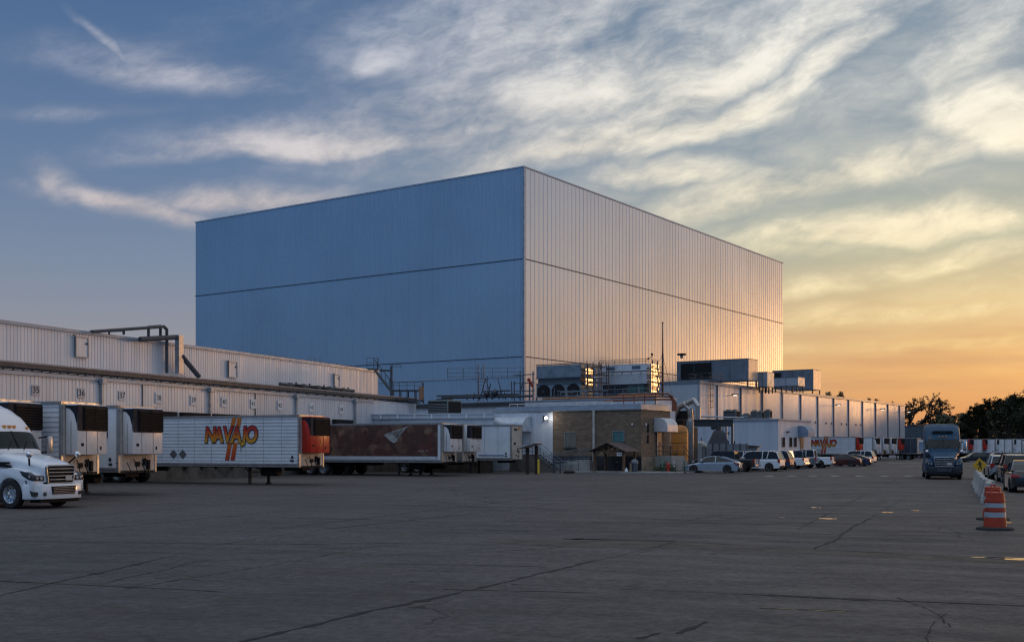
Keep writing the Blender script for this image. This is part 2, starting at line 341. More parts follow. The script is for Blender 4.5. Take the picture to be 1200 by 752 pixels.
def ground_mat():
    m = bpy.data.materials.new('yard_concrete'); m.use_nodes = True; n = NT(m.node_tree); b = m.node_tree.nodes['Principled BSDF']
    o = n.node('ShaderNodeTexCoord').outputs['Object']
    mp = n.node('ShaderNodeMapping'); n.link(o, mp.inputs[0]); mp.inputs['Rotation'].default_value = (0, 0, R(TH_D))
    mpd = n.node('ShaderNodeMapping'); n.link(mp.outputs[0], mpd.inputs[0]); mpd.inputs['Scale'].default_value = (.5, 1.6, 1)
    mpe = n.node('ShaderNodeMapping'); n.link(o, mpe.inputs[0]); mpe.inputs['Rotation'].default_value = (0,0,R(-8)); mpe.inputs['Scale'].default_value = (.35, 1.1, 1)
    c = n.ramp(n.noise(o, .07, 6, .6), [(.3, (.072,.066,.064)), (.55, (.112,.100,.096)), (.75, (.092,.082,.078))])
    # slab to slab tone, in real slabs about 4.3 by 7.6 m
    br = n.node('ShaderNodeTexBrick'); n.link(mp.outputs[0], br.inputs['Vector']); br.offset = 0
    br.inputs['Scale'].default_value = 1; br.inputs['Brick Width'].default_value = 7.6; br.inputs['Row Height'].default_value = 4.3
    br.inputs['Mortar Size'].default_value = .0; br.inputs['Color1'].default_value = (.86,.86,.86,1); br.inputs['Color2'].default_value = (1.1,1.1,1.1,1)
    c = n.mix(.8, c, br.outputs[0], 'MULTIPLY')
    c = n.mix(n.mul(n.sstep(n.noise(mpd.outputs[0], 1.1, 7, .65), .50, .80), .34), c, (.040,.037,.037))      # tyre scrubbing
    c = n.mix(n.mul(n.sstep(n.noise(mpe.outputs[0], .9, 7, .7, .6), .56, .80), .32), c, (.035,.033,.034))
    c = n.mix(n.mul(n.sstep(n.noise(o, .9, 5, .7), .62, .8), .55), c, (.03,.028,.027))           # oil
    c = n.mix(n.mul(n.sstep(n.noise(o, .33, 8, .75, 1.2), .60, .72), .35), c, (.17,.155,.14))        # dry pale dust
    c = n.mix(n.mul(n.sstep(n.noise(o, 6, 8, .8), .44, .56), .62), c, (.042,.039,.038)); c = n.mix(n.mul(n.sstep(n.noise(o, 1.7, 9, .8), .50, .64), .45), c, (.135,.125,.118)); c = n.mix(n.mul(n.sstep(n.noise(mp.outputs[0], .55, 9, .78), .52, .60), .35), c, (.055,.052,.050)); c = n.mix(n.mul(n.sstep(n.noise(o, 40, 3, .8), .55, .75), .5), c, (.03,.028,.027))
    vo = n.node('ShaderNodeTexVoronoi', feature='DISTANCE_TO_EDGE'); vo.inputs['Scale'].default_value = .17
    wn_ = n.node('ShaderNodeTexNoise'); n.link(o, wn_.inputs['Vector']); wn_.inputs['Scale'].default_value = .8; wn_.inputs['Detail'].default_value = 6
    vm = n.node('ShaderNodeVectorMath', operation='MULTIPLY_ADD'); n.link(wn_.outputs['Color'], vm.inputs[0]); vm.inputs[1].default_value = (1.6,1.6,0); n.link(o, vm.inputs[2])
    n.link(vm.outputs[0], vo.inputs['Vector'])
    crack = n.mul(n.sstep(vo.outputs['Distance'], .0, .006, 1, 0), n.sstep(n.noise(o, .12, 3, .5), .5, .6))
    c = n.mix(n.mul(crack, .8), c, (.012,.011,.011))
    spg = n.node('ShaderNodeSeparateXYZ'); n.link(o, spg.inputs[0]); gx, gy = spg.outputs[0], spg.outputs[1]
    for (cx, cy, r_, w_, k_) in ((-30,62,46,.16,.55),(-30,62,47.9,.16,.5),(-6,4,17.5,.13,.42),(-6,4,19.3,.13,.38),(38,58,41,.15,.5),(38,58,42.8,.15,.45),(9,90,62,.2,.45),(9,90,64,.2,.4),(24,12,21,.12,.4),(24,12,22.8,.12,.36),(-24,-10,41,.14,.4),(-24,-10,42.9,.14,.36)):
        ux = n.sub(gx, cx); uy = n.sub(gy, cy); dd_ = n.m('SQRT', n.add(n.mul(ux, ux), n.mul(uy, uy)))
        e_ = n.m('ABSOLUTE', n.sub(dd_, r_)); msk = n.mul(n.sstep(e_, w_*.5, w_*1.6, 1, 0), n.sstep(n.noise(o, .16, 3, .5), .42, .66))
        c = n.mix(n.mul(msk, k_*.8), c, (.028,.027,.027))
    n.put(b.inputs['Base Color'], c)
    n.put(b.inputs['Roughness'], n.sstep(n.noise(mpd.outputs[0], .7, 5, .6), .35, .7, .62, .9)); b.inputs['Specular IOR Level'].default_value = .22
    bn = n.node('ShaderNodeBump'); bn.inputs['Strength'].default_value = .55; bn.inputs['Distance'].default_value = .03
    hsum = n.add(n.mul(n.noise(o, 3.5, 6, .7), .25), n.mul(n.noise(o, 30, 6, .8), .55)); hsum = n.sub(hsum, n.mul(crack, .5))
    n.put(bn.inputs['Height'], hsum); n.link(bn.outputs[0], b.inputs['Normal'])
    return m
g = MB(); g._a([(-1500,-300,0),(1500,-300,0),(1500,3000,0),(-1500,3000,0)], [(0,1,2,3)])
gr_o = g.build('ground', ground_mat()); tag(gr_o, kind='structure')

JOINT = mat('joint_filler', (.012,.011,.011), .9, 0, .3, 8)
jr = random.Random(3)
def jagged(mb, a, b, wd_, z=.004, gap=.18, step=.18, amp=.02):
    wd = wd_*1.25; a, b = Vector(a), Vector(b); L = (b-a).length; d = (b-a)/L; nn_ = Vector((-d.y, d.x)); n_ = max(4, int(L/step)); off = 0; pts = []
    on = True
    for i in range(n_+1):
        off += jr.uniform(-1, 1)*amp; off *= .93
        p = a+d*(L*i/n_)+nn_*off; ww = wd*jr.uniform(.35, 1.6)
        if jr.random() < .05: ww *= 3.0
        if jr.random() < gap*.35: on = not on if jr.random() < .6 else on
        if not on: ww = wd*.22
        pts.append((p-nn_*ww*.5, p+nn_*ww*.5))
    vs_ = []; 
    for l, r in pts: vs_ += [(l.x, l.y, z), (r.x, r.y, z)]
    mb._a(vs_, [(2*i, 2*i+1, 2*i+3, 2*i+2) for i in range(len(pts)-1)])
jm = MB()
J = [((280,752),(600,680),.055),((600,680),(790,635),.05),((748,748),(768,741),.06),((793,742),(828,728),.05),((-60,712),(260,637),.035),((260,637),(380,620),.04),((380,620),(530,604),.05),
     ((530,604),(640,592),.02),((955,644),(1065,581),.05),((700,631),(860,600),.015),((860,600),(960,575),.03),
     ((0,633),(300,638),.05),((300,638),(520,635),.012),((660,631),(790,634),.07),((662,631.3),(788,634.2),.05),((790,634),(1160,654),.03),((1160,654),(1230,658),.05),((440,618),(620,622),.025),((480,681),(600,683),.02),
     ((600,684),(900,697),.02),((900,697),(1020,702),.06),((1020,702),(1300,713),.02),((0,680),(430,700),.012),((520,690),(700,694),.012),((740,562),(860,566),.03),((860,577),(1120,582),.025),
     ((0,575),(260,578),.03),((180,604),(470,609),.02),((590,610),(900,614),.015),((440,660),(640,664),.01),((890,712),(1010,716),.01),((150,690),(440,640),.012)]
for a, b_, wd in J: jagged(jm, G(*a), G(*b_), wd*(2.6 if abs(b_[1]-a[1]) < .09*abs(b_[0]-a[0]) else 1.15), amp=.03)  # cross joints widened, shade of their lips included in the dark strip
# further joints, along the dock and across it
for u in (-26, -21.5, -17, -4, 3.2, 7.6, 12, 16.5, 21):
    a = Vector((u/cD+30*sD/cD, 30)); jagged(jm, a, (u/cD+95*sD/cD, 95), .03, step=.6)
for v in (38, 46, 54, 62, 70, 78):
    jagged(jm, (-20*cD+v*sD, v*cD+20*sD), (30*cD+v*sD, v*cD-30*sD), .035, step=.6)
rc = random.Random(21)
for i in range(13):                                     # wandering hairline cracks
    y = rc.choice((rc.uniform(9, 24), rc.uniform(12, 60))); x = rc.uniform(-.46, .46)*y; ang = rc.choice((TH_D+90, TH_D, rc.uniform(0, 180))); p = Vector((x, y))
    for k in range(rc.randint(2, 6)):
        ang += rc.uniform(-16, 16); q_ = p+Vector((math.cos(R(90-ang)), math.sin(R(90-ang))))*rc.uniform(.3, 1.3); jagged(jm, p, q_, rc.uniform(.006, .018)*(.5+y/22), step=.1, amp=.012); p = q_
tag(jm.build('pavement_joints', JOINT), kind='structure')
# repaired band of rougher, browner concrete between two joints
PATCH = mat('brown_patch_concrete', (.072,.060,.047), .8, 0, .3, 1.3, dirt=.3, bump=.5)
pm = MB(); q = [G(560,634.5), G(672,631.5), G(800,635), G(1160,655), G(1240,659), G(1240,663), G(1000,650.5), G(800,642.5), G(640,639)]
random.seed(5)
pm._a([(x+random.uniform(-.1,.1), y+random.uniform(-.12,.12), .0025) for x, y in q], [tuple(range(len(q)))])
tag(pm.build('pavement_patch', PATCH), kind='structure')
# painted dashes, and long pale strips across the far yard
LINE = mat('worn_dash_pale_strip', (.62,.60,.56), .7, 0, .35, 2.5, dirt=.6)
ln = MB()
def strip(a, b, wd, z=.005):
    a, b = Vector(a), Vector(b); d = (b-a).normalized(); nn_ = Vector((-d.y, d.x))*wd/2
    ln._a([(*(a-nn_), z), (*(b-nn_), z), (*(b+nn_), z), (*(a+nn_), z)], [(0,1,2,3)])
for x0, x1 in ((896,906),(922,932),(948,957),(974,984),(1003,1012),(1032,1041),(1060,1069)):
    yy = 557.6-(x0-896)*.0012; strip(G(x0, yy), G(x1, yy), 1.1)
strip(G(1060,545.6), G(1086,545.5), .9); strip(G(1134,545.4), G(1260,545), .9); strip(G(1040,542.5), G(1250,542), .9)  # long pale strips on the far ground
tag(ln.build('painted_dashes_pale_strips', LINE), kind='structure')
YL = mat('faded_yellow_line', (.30,.24,.10), .8, 0, .5, 4, dirt=.8); yl = MB(); ln = yl
strip(G(895,712), G(990,716.5), .05); 
tag(yl.build('faded_yellow_line', YL), kind='structure')
# puddles
WATER = mat('water', (.03,.03,.03), .03, 0, .0, 1, spec=1.0)
def puddle(cx, cy, rx, ry, seed, lab=None):
    rr = random.Random(seed); X, Y = G(cx, cy); p = MB(); n_ = 26; ph = [rr.uniform(.62, 1.2) for _ in range(n_)]
    pts = [(X+rx*math.cos(2*math.pi*i/n_)*(ph[i]+ph[i-1])/2, Y+ry*math.sin(2*math.pi*i/n_)*(ph[i]+ph[i-1])/2, .006) for i in range(n_)]
    p._a(pts, [tuple(range(n_))]); tag(p.build('puddle', WATER), kind='structure')
puddle(1204, 655, .62, .22, 1); puddle(1160, 652.8, .42, .06, 2); puddle(971, 607.5, .32, .30, 3); puddle(956, 594.5, .2, .35, 4)
puddle(1075, 598, .2, .3, 5); puddle(1040, 600, .2, .25, 6); puddle(916, 606, .13, .16, 7); puddle(1180, 612, .16, .2, 8)
# kerbed walk and planting strip round the office
kb = MB(); kx, ky = W(751, 100)
def TF(x, y, ox=None, oy=None):
    ox = kx if ox is None else ox; oy = ky if oy is None else oy
    return (ox+cT*x+sT*y, oy-sT*x+cT*y)
poly = [TF(-13,-3.6), TF(3.6,-3.6), TF(4.4,-2.8), TF(4.6,14), TF(0,14), TF(0,0), TF(-13,0)]
kb.prism(poly, -.02, .13, 'xy'); tag(kb.build('sidewalk', CONC), kind='structure')
SOIL = mat('weedy_soil', (.05,.06,.025), .95, 0, .4, 3, bump=.6)
sl = MB(); sl.prism([TF(.3,.2), TF(3.4,.2), TF(3.6,4), TF(3.6,14), TF(2.4,14), TF(2.2,4.3), TF(.3,4.3)], .12, .17, 'xy'); tag(sl.build('planting_bed', SOIL), kind='structure')

# ------------------------------------------------------------ high-bay warehouse
tx, ty = W(614, 160)
TOWER = panel_mat('warehouse_panel', (.58,.62,.67), .24, .84, 1.15, .012, False, .15)
TOWERL = TOWER
whs = thing('warehouse', 'tall windowless metal-clad high-bay warehouse rising over the whole plant', 'building', (tx, ty, 0), -TH_T)
HT = 42.2; WL, WR_ = 70.0, 100.8
for nm, p0, p1, rb, dp in (('wall', (-WL, 0), (0, 0), .10, .035), ('wall', (0, 0), (0, WR_), .12, .028), ('wall', (0, WR_), (-WL, WR_), .14, .06), ('wall', (-WL, WR_), (-WL, 0), .14, .06)):
    mb = MB(); mb.ribwall(p0, p1, 0, HT, 1.15, rb, dp); mb.build('wall', TOWER, whs)
mb = MB(); mb.box(-WL+.05, -.05, .05, WR_-.05, HT-.3, HT-.1); mb.build('roof', ROOFM, whs)
def band(mb, z0, z1, o=.12, L=WL, Wd=WR_):
    mb.box(-L-o, o, -o, -.01, z0, z1); mb.box(.01, o, -.0, Wd+o, z0, z1); mb.box(-L-o, o, Wd+.01, Wd+o, z0, z1); mb.box(-L-o, -L-.01, 0, Wd, z0, z1)
mb = MB(); band(mb, HT-.10, HT+.08, .13); mb.build('roof_coping', mat('highlight_coping', (.55,.60,.68), .35, .3), whs)  # highlight along the roof edge put into the pale coping colour
SEAM = mat('dark_seam_trim', (.06,.075,.10), .5, .2)  # narrow dark trim along the panel seams
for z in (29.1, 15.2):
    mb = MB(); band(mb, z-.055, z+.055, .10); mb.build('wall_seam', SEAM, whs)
mb = MB(); mb.box(-.16, .16, -.16, .16, 0, HT-.26); mb.build('corner_trim', mat('corner_flashing', (.40,.44,.50), .35, .6), whs)
mb = MB(); mb.box(-WL-.1, .1, -.14, -.01, 12.3, 12.42); mb.build('base_flashing', STEEL, whs)

# ------------------------------------------------------------ left dock building
XW = -54.0
dock = thing('dock_building', 'long pale ribbed-metal loading dock building with two tiers and painted dock numbers', 'building', (XW, 0, 0), -TH_D)
DOCKP = panel_mat('dock_panel', (.66,.68,.71), .42, .25, .9, .04)
def ly(d): return d/cD                        # local distance along the wall of the point at depth d
y0, y1 = ly(38), ly(103.9)
mb = MB(); mb.ribwall((0, y0), (0, y1), 4.2, 6.5, .30, .07, .020)
mb.ribwall((0, y1), (-8, y1), 0, 6.5, .30, .07, .020); mb.build('lower_wall', DOCKP, dock)
mb = MB(); mb.box(-.5, -.02, y0, y1-.02, -.1, 1.15); mb.build('dock_foundation', DKCONC, dock)
mb = MB(); mb.box(-.35, -.03, y0, y1-.02, 1.15, 4.2); mb.build('dock_face', mat('grey_dock_wall', (.30,.28,.27), .7, 0, .2, 1, dirt=.4), dock)  # lower wall face in a darker grey-brown
mb = MB(); mb.box(-40, .06, y0, y1, 6.5, 6.58); mb.box(.02, .12, y0, y1, 6.38, 6.60); mb.build('roof', BLUEROOF, dock)
# extension of the same wall beyond the annex front (upper part only shows over the annex roof)
mb = MB(); y2 = ly(112)
mb.ribwall((0, y1+.02), (0, y2), 5.3, 6.5, .30, .07, .020); mb.ribwall((0, y2), (-8, y2), 0, 6.5, .30, .07, .020); mb.box(-8, .06, y1, y2, 6.5, 6.58); mb.build('rear_wall_end', DOCKP, dock)
# upper tier
xs = -8.0; HU = 10.45; yu = 130.0*1.0
zu = F*62.6/(1123-442.0); yu = zu/cD+ xs*(-0) ; yu = (zu + xs*sD)/cD if False else zu/cD - xs*sD/cD*0
def ly2(px):                                    # local y of the upper wall seen at column px
    # world = (XW + cD*xs + sD*y, -sD*xs + cD*y)
    k = (px-600)/F; return (k*(-sD*xs) - (XW+cD*xs))/(sD-k*cD)
def ly1(px, x=0.0):
    k = (px-600)/F; return (k*(-sD*x) - (XW+cD*x))/(sD-k*cD)
def ldepth(y, x): return -sD*x+cD*y
yu = ly2(443)
mb = MB(); mb.ribwall((xs, y0), (xs, yu), 6.58, HU, .30, .07, .020); mb.ribwall((xs, yu), (xs-25, yu), 6.58, HU, .30, .07, .020); mb.build('upper_wall', DOCKP, dock)
mb = MB(); mb.box(xs-30, xs+.10, y0, yu+.1, HU, HU+.08); mb.box(xs+.06, xs+.14, y0, yu+.1, HU-.12, HU+.10); mb.build('upper_roof', BLUEROOF, dock)
for px in (119, 246, 347, 416):
    y = ly1(px, .1); mb = MB(); mb.box(.06, .22, y-.09, y+.09, 1.2, 6.3); mb.cbox(.05, .36, y-.2, y+.2, 6.2, 6.55, .03); mb.build('downspout', STEEL, dock)
for px in (168, 300):
    y = ly1(px, .1); mb = MB(); mb.box(.03, .07, y-.03, y+.03, 4.2, 6.4); mb.build('panel_joint', DKGREY, dock)
INK = mat('black_lettering', (.015,.015,.018), .6, 0, .1, 5)
PLATE = mat('number_plate_white', (.82,.82,.82), .5, 0, .08, 3)
nums = [('35',42),('36',95.5),('37',143),('38',186),('39',226.7),('40',262.7),('41',296.7),('42',328),('43',365),('44',400)]
for s_, px in nums:
    y = ly1(px, .06); d = ldepth(y, 0); py = {35:452, 36:455.5}.get(int(s_), None); z = 5.55
    i = int(s_)
    if i >= 38:
        mb = MB(); mb.box(.05, .075, y-.32, y+.32, z-.36, z+.36); pl = mb.build('number_plate', PLATE, dock)
        text(s_, .50, INK, pl, 'dock_number', face_mx((.082, y, z), 0))
    else:
        mb = MB(); mb.box(.05, .07, y-.30, y+.30, z-.30, z+.30)
        pl = mb.build('number_plate', mat('dull_number_plate', (.62,.59,.58), .5), dock); text(s_, .55, INK, pl, 'dock_number', face_mx((.078, y, z), 0))
# dock doors
for i, px in enumerate([-200,-110,-30,42,95.5,143,186,226.7,262.7,296.7,328,365,400]):
    y = ly1(px, 0)
    mb = MB(); mb.box(-.02, .30, y-1.55, y-1.3, 1.15, 4.35); mb.box(-.02, .30, y+1.3, y+1.55, 1.15, 4.35); mb.box(-.02, .33, y-1.55, y+1.55, 4.35, 4.65)
    sh_ = mb.build('dock_shelter', BLACK, dock)
    mb = MB(); mb.box(-.02, .02, y-1.28, y+1.28, 1.16, 4.33); mb.build('door_panel', GREY, sh_)
    mb = MB(); mb.box(-.02, .12, y-1.1, y-.8, .7, 1.14); mb.box(-.02, .12, y+.8, y+1.1, .7, 1.14); mb.build('bumper', BLACK, sh_)
# access hatches on the upper wall
for px, zc, w_, h_ in ((94, 9.35, 1.15, 1.35), (271, 8.9, 1.1, 1.25), (393, 8.9, .9, 1.15)):
    y = ly2(px); mb = MB(); mb.cbox(xs+.04, xs+.16, y-w_/2, y+w_/2, zc-h_/2, zc+h_/2, .02); h = mb.build('access_hatch', DOCKP, dock)
    mb = MB(); a = .07
    for (ya, yb, za, zb) in ((-w_/2-a, w_/2+a, h_/2, h_/2+a), (-w_/2-a, w_/2+a, -h_/2-a, -h_/2), (-w_/2-a, -w_/2, -h_/2, h_/2), (w_/2, w_/2+a, -h_/2, h_/2)):
        mb.box(xs+.04, xs+.22, y+ya, y+yb, zc+za, zc+zb)
    mb.build('hatch_frame', STEEL, h)
    mb = MB(); mb.tube([(xs+.3, y-w_/2-.25, zc-h_/2), (xs+.3, y-w_/2-.25, zc+h_/2+.1), (xs+.05, y-w_/2-.25, zc+h_/2+.1)], .035); mb.box(xs+.16, xs+.24, y+w_/2-.2, y+w_/2-.1, zc+.2, zc+.35); mb.build('conduit', DKGREY, h)

# pipe rack on the lower roof edge
PINKP = mat('rack_pipe_jacket', (.30,.24,.22), .5, .4, .15, 2)
rk = thing('pipe_rack', 'long rack of rusty insulated pipes running along the lower dock roof edge', 'pipe rack', (XW, 0, 0), -TH_D)
ye = ly1(492, .1)
mb = MB(); mb.cyl((-.15, y0, 7.06), (-.15, ye, 7.06), .10, 8); mb.cyl((-.42, y0, 7.00), (-.42, ye, 7.00), .13, 8); mb.build('pipe', PINKP, rk)
mb = MB(); mb.box(-.8, -.0, y0, ye, 6.80, 6.88); mb.box(-.03, .03, y0, ye, 6.82, 6.98); mb.build('tray', DKGREY, rk)
mb = MB(); y = y0
while y < ye: mb.box(-.06, .0, y-.04, y+.04, 6.58, 6.84); mb.box(-.8, -.74, y-.04, y+.04, 6.58, 6.84); y += 1.45
mb.build('bracket', DKGREY, rk)
mb = MB(); mb.box(-.1, .14, y0, ye, 6.60, 6.64); y = ly1(330)
mb.cyl((.12, y0, 6.70), (.12, ye, 6.70), .035, 6); mb.build('conduit', BLACK, rk)
# valve stations on the rack near the stair
for px in (340, 356, 373, 386, 402):
    y = ly1(px, -.5); mb = MB(); mb.cyl((-.5, y-1.5, 7.32), (-.5, y+1.9, 7.32), .14, 8); mb.cyl((-.5, y+.9, 7.1), (-.5, y+.9, 7.6), .07, 6); mb.box(-.62, -.38, y-.2, y+.2, 7.2, 7.5); mb.build('valve_station', DKGREY, rk)

# ------------------------------------------------------------ loading annex (white fascia) between dock and office
WHITEW = panel_mat('white_ribbed_wall', (.64,.67,.71), .45, .15, .30, .05)
ax0 = (-12.85, 103.8); ax1 = (-1.67, 100.5); ax2 = (-1.86, 110.6); ax3 = (-11.3, 112.5)
ann = thing('loading_annex', 'low white loading annex with plain roof fascia behind the parked trailers', 'building', (0, 0, 0), 0)
mb = MB(); mb.prism([ax0, ax1, ax2, ax3], 1.2, 4.85, 'xy'); mb.build('wall', WHITEW, ann)
mb = MB(); mb.prism([(ax0[0]+.03, ax0[1]+.05), (ax1[0]-.05, ax1[1]+.05), ax2, ax3], -.05, 1.2, 'xy'); mb.build('foundation', mat('brown_board_base', (.10,.075,.06), .8, 0, .25, 2, dirt=.3), ann)
FAS = mat('white_fascia_metal', (.56,.60,.66), .35, .2, .06, 1)
mb = MB(); mb.prism([(ax0[0]-.02, ax0[1]-.25), (ax1[0]+.1, ax1[1]-.25), ax2, ax3], 4.85, 5.22, 'xy'); mb.build('fascia', FAS, ann)
mb = MB(); mb.prism([(ax0[0]-.05, ax0[1]-.35), (ax1[0]+.16, ax1[1]-.35), ax2, ax3], 5.22, 5.30, 'xy'); mb.build('roof_edge', mat('pale_blue_trim', (.60,.66,.74), .35, .2), ann)
for i in range(7):
    t = (i+.5)/7; x = ax0[0]+(ax1[0]-ax0[0])*t; y = ax0[1]+(ax1[1]-ax0[1])*t
    mb = MB(); mb.box(x-.06, x+.06, y-.36, y-.24, 4.86, 5.2); mb.build('bracket', WHITE, ann)

# ------------------------------------------------------------ brick office with the white loading wing
def brick_mat():
    m = bpy.data.materials.new('split_face_block'); m.use_nodes = True; n = NT(m.node_tree); b = m.node_tree.nodes['Principled BSDF']
    o = n.node('ShaderNodeTexCoord').outputs['Object']; sp = n.node('ShaderNodeSeparateXYZ'); n.link(o, sp.inputs[0])
    v = n.comb(n.add(sp.outputs[0], sp.outputs[1]), sp.outputs[2])
    br = n.node('ShaderNodeTexBrick'); n.link(v, br.inputs['Vector']); br.inputs['Scale'].default_value = 1
    br.inputs['Brick Width'].default_value = .40; br.inputs['Row Height'].default_value = .2; br.inputs['Mortar Size'].default_value = .016
    br.inputs['Color1'].default_value = (.17,.115,.075,1); br.inputs['Color2'].default_value = (.26,.185,.125,1); br.inputs['Mortar'].default_value = (.10,.085,.07,1)
    c = n.mix(n.mul(n.sstep(n.noise(o, 1.2, 6, .7), .45, .75), .25), br.outputs[0], (.14,.105,.075))
    n.put(b.inputs['Base Color'], c); b.inputs['Roughness'].default_value = .85
    bn = n.node('ShaderNodeBump'); bn.inputs['Strength'].default_value = .6; bn.inputs['Distance'].default_value = .02
    n.put(bn.inputs['Height'], n.add(n.mul(br.outputs['Fac'], -.8), n.noise(o, 14, 4, .7))); n.link(bn.outputs[0], b.inputs['Normal']); return m
BRICK = brick_mat()
off = thing('brick_office', 'low brown brick office with a white wing, awnings and steps', 'building', (kx, ky, 0), -TH_T)
BH = 5.6; BL = 9.24; BS = 5.8
mb = MB(); mb.box(-BL, 0, 0, BS, 1.45, BH); mb.build('wall', BRICK, off)
mb = MB(); mb.box(-BL, .04, -.04, BS, 0, 1.45); mb.build('wainscot', mat('dark_base_paint', (.035,.035,.04), .7, 0, .2, 2), off)
mb = MB(); mb.box(.045, .09, -.0, 2.6, 0, 1.4); mb.build('wainscot', mat('tan_base_paint', (.30,.23,.16), .7, 0, .2, 2), off)
mb = MB(); mb.box(-16.1, -BL-.002, -.02, BS, 0, BH-.02); mb.build('white_wing_wall', WHITEW, off)
mb = MB(); mb.box(-16.15, .10, -.12, BS+.1, BH, BH+.14); mb.build('eaves_trim', STEEL, off)
mb = MB(); mb.box(-16.0, -.12, .25, BS-.2, BH+.14, BH+.50); mb.build('parapet', BLUEROOF, off)
mb = MB(); mb.box(-15.9, -.2, .4, BS-.3, BH+.5, BH+.54); mb.build('roof', ROOFM, off)
mb = MB(); mb.box(-4.85, -4.65, -.2, -.04, .2, BH); mb.build('downspout', mat('pale_downspout', (.55,.52,.48), .5), off)
for (xc, w_, z0_, z1_, gm) in ((-7.35, 1.05, 2.25, 3.6, mat('boarded_window', (.16,.16,.145), .6)), (-2.25, 1.1, 2.75, 3.65, mat('teal_window_glass', (.07,.20,.20), .3))):
    mb = MB(); mb.box(xc-w_/2, xc+w_/2, -.03, .02, z0_, z1_); wi = mb.build('window', gm, off)
    mb = MB(); t_ = .08
    mb.box(xc-w_/2-t_, xc+w_/2+t_, -.07, .0, z1_, z1_+t_); mb.box(xc-w_/2-t_, xc-w_/2, -.07, 0, z0_, z1_); mb.box(xc+w_/2, xc+w_/2+t_, -.07, 0, z0_, z1_); mb.box(xc-.02, xc+.02, -.05, 0, z0_, z1_)
    mb.build('frame', mat('window_frame_grey', (.25,.24,.22), .6), wi)
    mb = MB(); mb.box(xc-w_/2-.15, xc+w_/2+.15, -.14, .0, z0_-.12, z0_-.005); mb.build('sill', DKGREY, wi)
mb = MB(); mb.box(-2.8, -1.7, -.08, -.031, 2.25, 2.74); mb.build('window_unit', GREY, off)
# narrow slits, floods on the corner
for y in (1.35,):
    for z in (2.6, 3.6): 
        mb = MB(); mb.box(.0, .06, y-.14, y+.14, z, z+.75); mb.build('slit_window', BLACK, off)
FLOODW = mat('floodlight_housing', (.6,.6,.6), .4)
for x, y in ((-.8, -.12), (.12, .75)):
    mb = MB(); mb.ball((x, y, 4.25), .11); mb.cyl((x, y, 4.25), (x, y+.0, 4.42), .05); mb.build('security_light', FLOODW, off)
# side door, light strip
mb = MB(); mb.box(-.02, .06, 2.95, 3.95, 1.5, 3.65); d_ = mb.build('door', mat('dark_door', (.05,.05,.055), .4), off)
mb = MB(); mb.box(.06, .09, 3.0, 3.15, 1.55, 3.6); mb.build('glazing', mat('pale_door_glass', (.45,.45,.42), .15), d_)
mb = MB(); mb.cyl((.1, 3.75, 2.5), (.1, 3.75, 2.7), .03); mb.build('handle', CHROME, d_)
# curved awnings: profile in (out, z), swept along the wall
def awning(mb, out, z0, z1, a0, a1, ex):
    pr = [(0, z0)] + [(out*math.cos(t)**.75 if t < 1.55 else 0, z0+(z1-z0)*(.35+.65*math.sin(t))) for t in [i*math.pi/2/8 for i in range(9)]]
    pr = [(0, z0), (out, z0)] + [(p[0], p[1]) for p in pr[1:]]
    return pr
pr = awning(None, 1.36, 3.65, 4.95, 0, 0, 0)
mb = MB(); mb.prism([(p[0]+.02, p[1]) for p in pr], 2.5, 4.6, 'xz'); mb.build('awning', mat('white_awning', (.66,.67,.70), .4, .2), off, smooth=35)
pr = awning(None, 1.5, 3.75, 5.15, 0, 0, 0); mb = MB()
mb.prism([(-p[0]-.03, p[1]) for p in pr], -15.4, -11.6, 'yz'); mb.build('dock_canopy', mat('white_canopy', (.56,.60,.66), .4, .2), off, smooth=35)
# wing wall flood lamp (lit)
mb = MB(); mb.box(-9.9, -9.8, -.6, 0, 4.85, 4.95); mb.tube([(-9.9,-.35,4.9),(-10.15,-.45,4.55)], .04); mb.cbox(-10.0, -9.5, -.62, -.5, 4.8, 5.2, .03); lm = mb.build('flood_lamp', DKGREY, off)
mb = MB(); mb.ball((-9.6, -.60, 4.98), .14, 12, 8); mb.build('lamp_lens', emit('lit_lamp', (1,.97,.92), 14), lm)
ld = bpy.data.lights.new('flood_light', 'SPOT'); ld.energy = 20; ld.color = (1,.93,.82); ld.shadow_soft_size = .12; ld.spot_size = R(150)
lo = bpy.data.objects.new('flood_light', ld); C.objects.link(lo); lo.parent = lm; lo.location = (-9.35, -1.0, 5.0); lo.rotation_euler = (R(48), 0, R(-18))
# entrance steps with railings on the side
st = thing('entry_steps', 'concrete entry steps with pipe railings beside the yellow tank', 'steps', (*TF(.1, 3.2), 0), -TH_T)
mb = MB(); mb.box(0, 1.6, -.6, 2.2, 0, 1.45); mb.build('landing', CONC, st)
for i in range(7):
    mb = MB(); mb.box(0.1, 1.5, 2.2+i*.32, 2.2+(i+1)*.32, 0, 1.45-(i+1)*.19); mb.build('step', CONC, st)
for x in (.1, 1.5):
    mb = MB()
    for dz_ in (0, .45): mb.tube([(x,-.5,1.95+dz_), (x,2.2,1.95+dz_), (x,4.5,.55+dz_)], .03)
    for y, z in ((-.5,1.45),(.8,1.45),(2.2,1.45),(3.3,.8),(4.5,.05)): mb.cyl((x,y,z), (x,y,z+.98), .03)
    mb.build('railing', DKGREY, st)

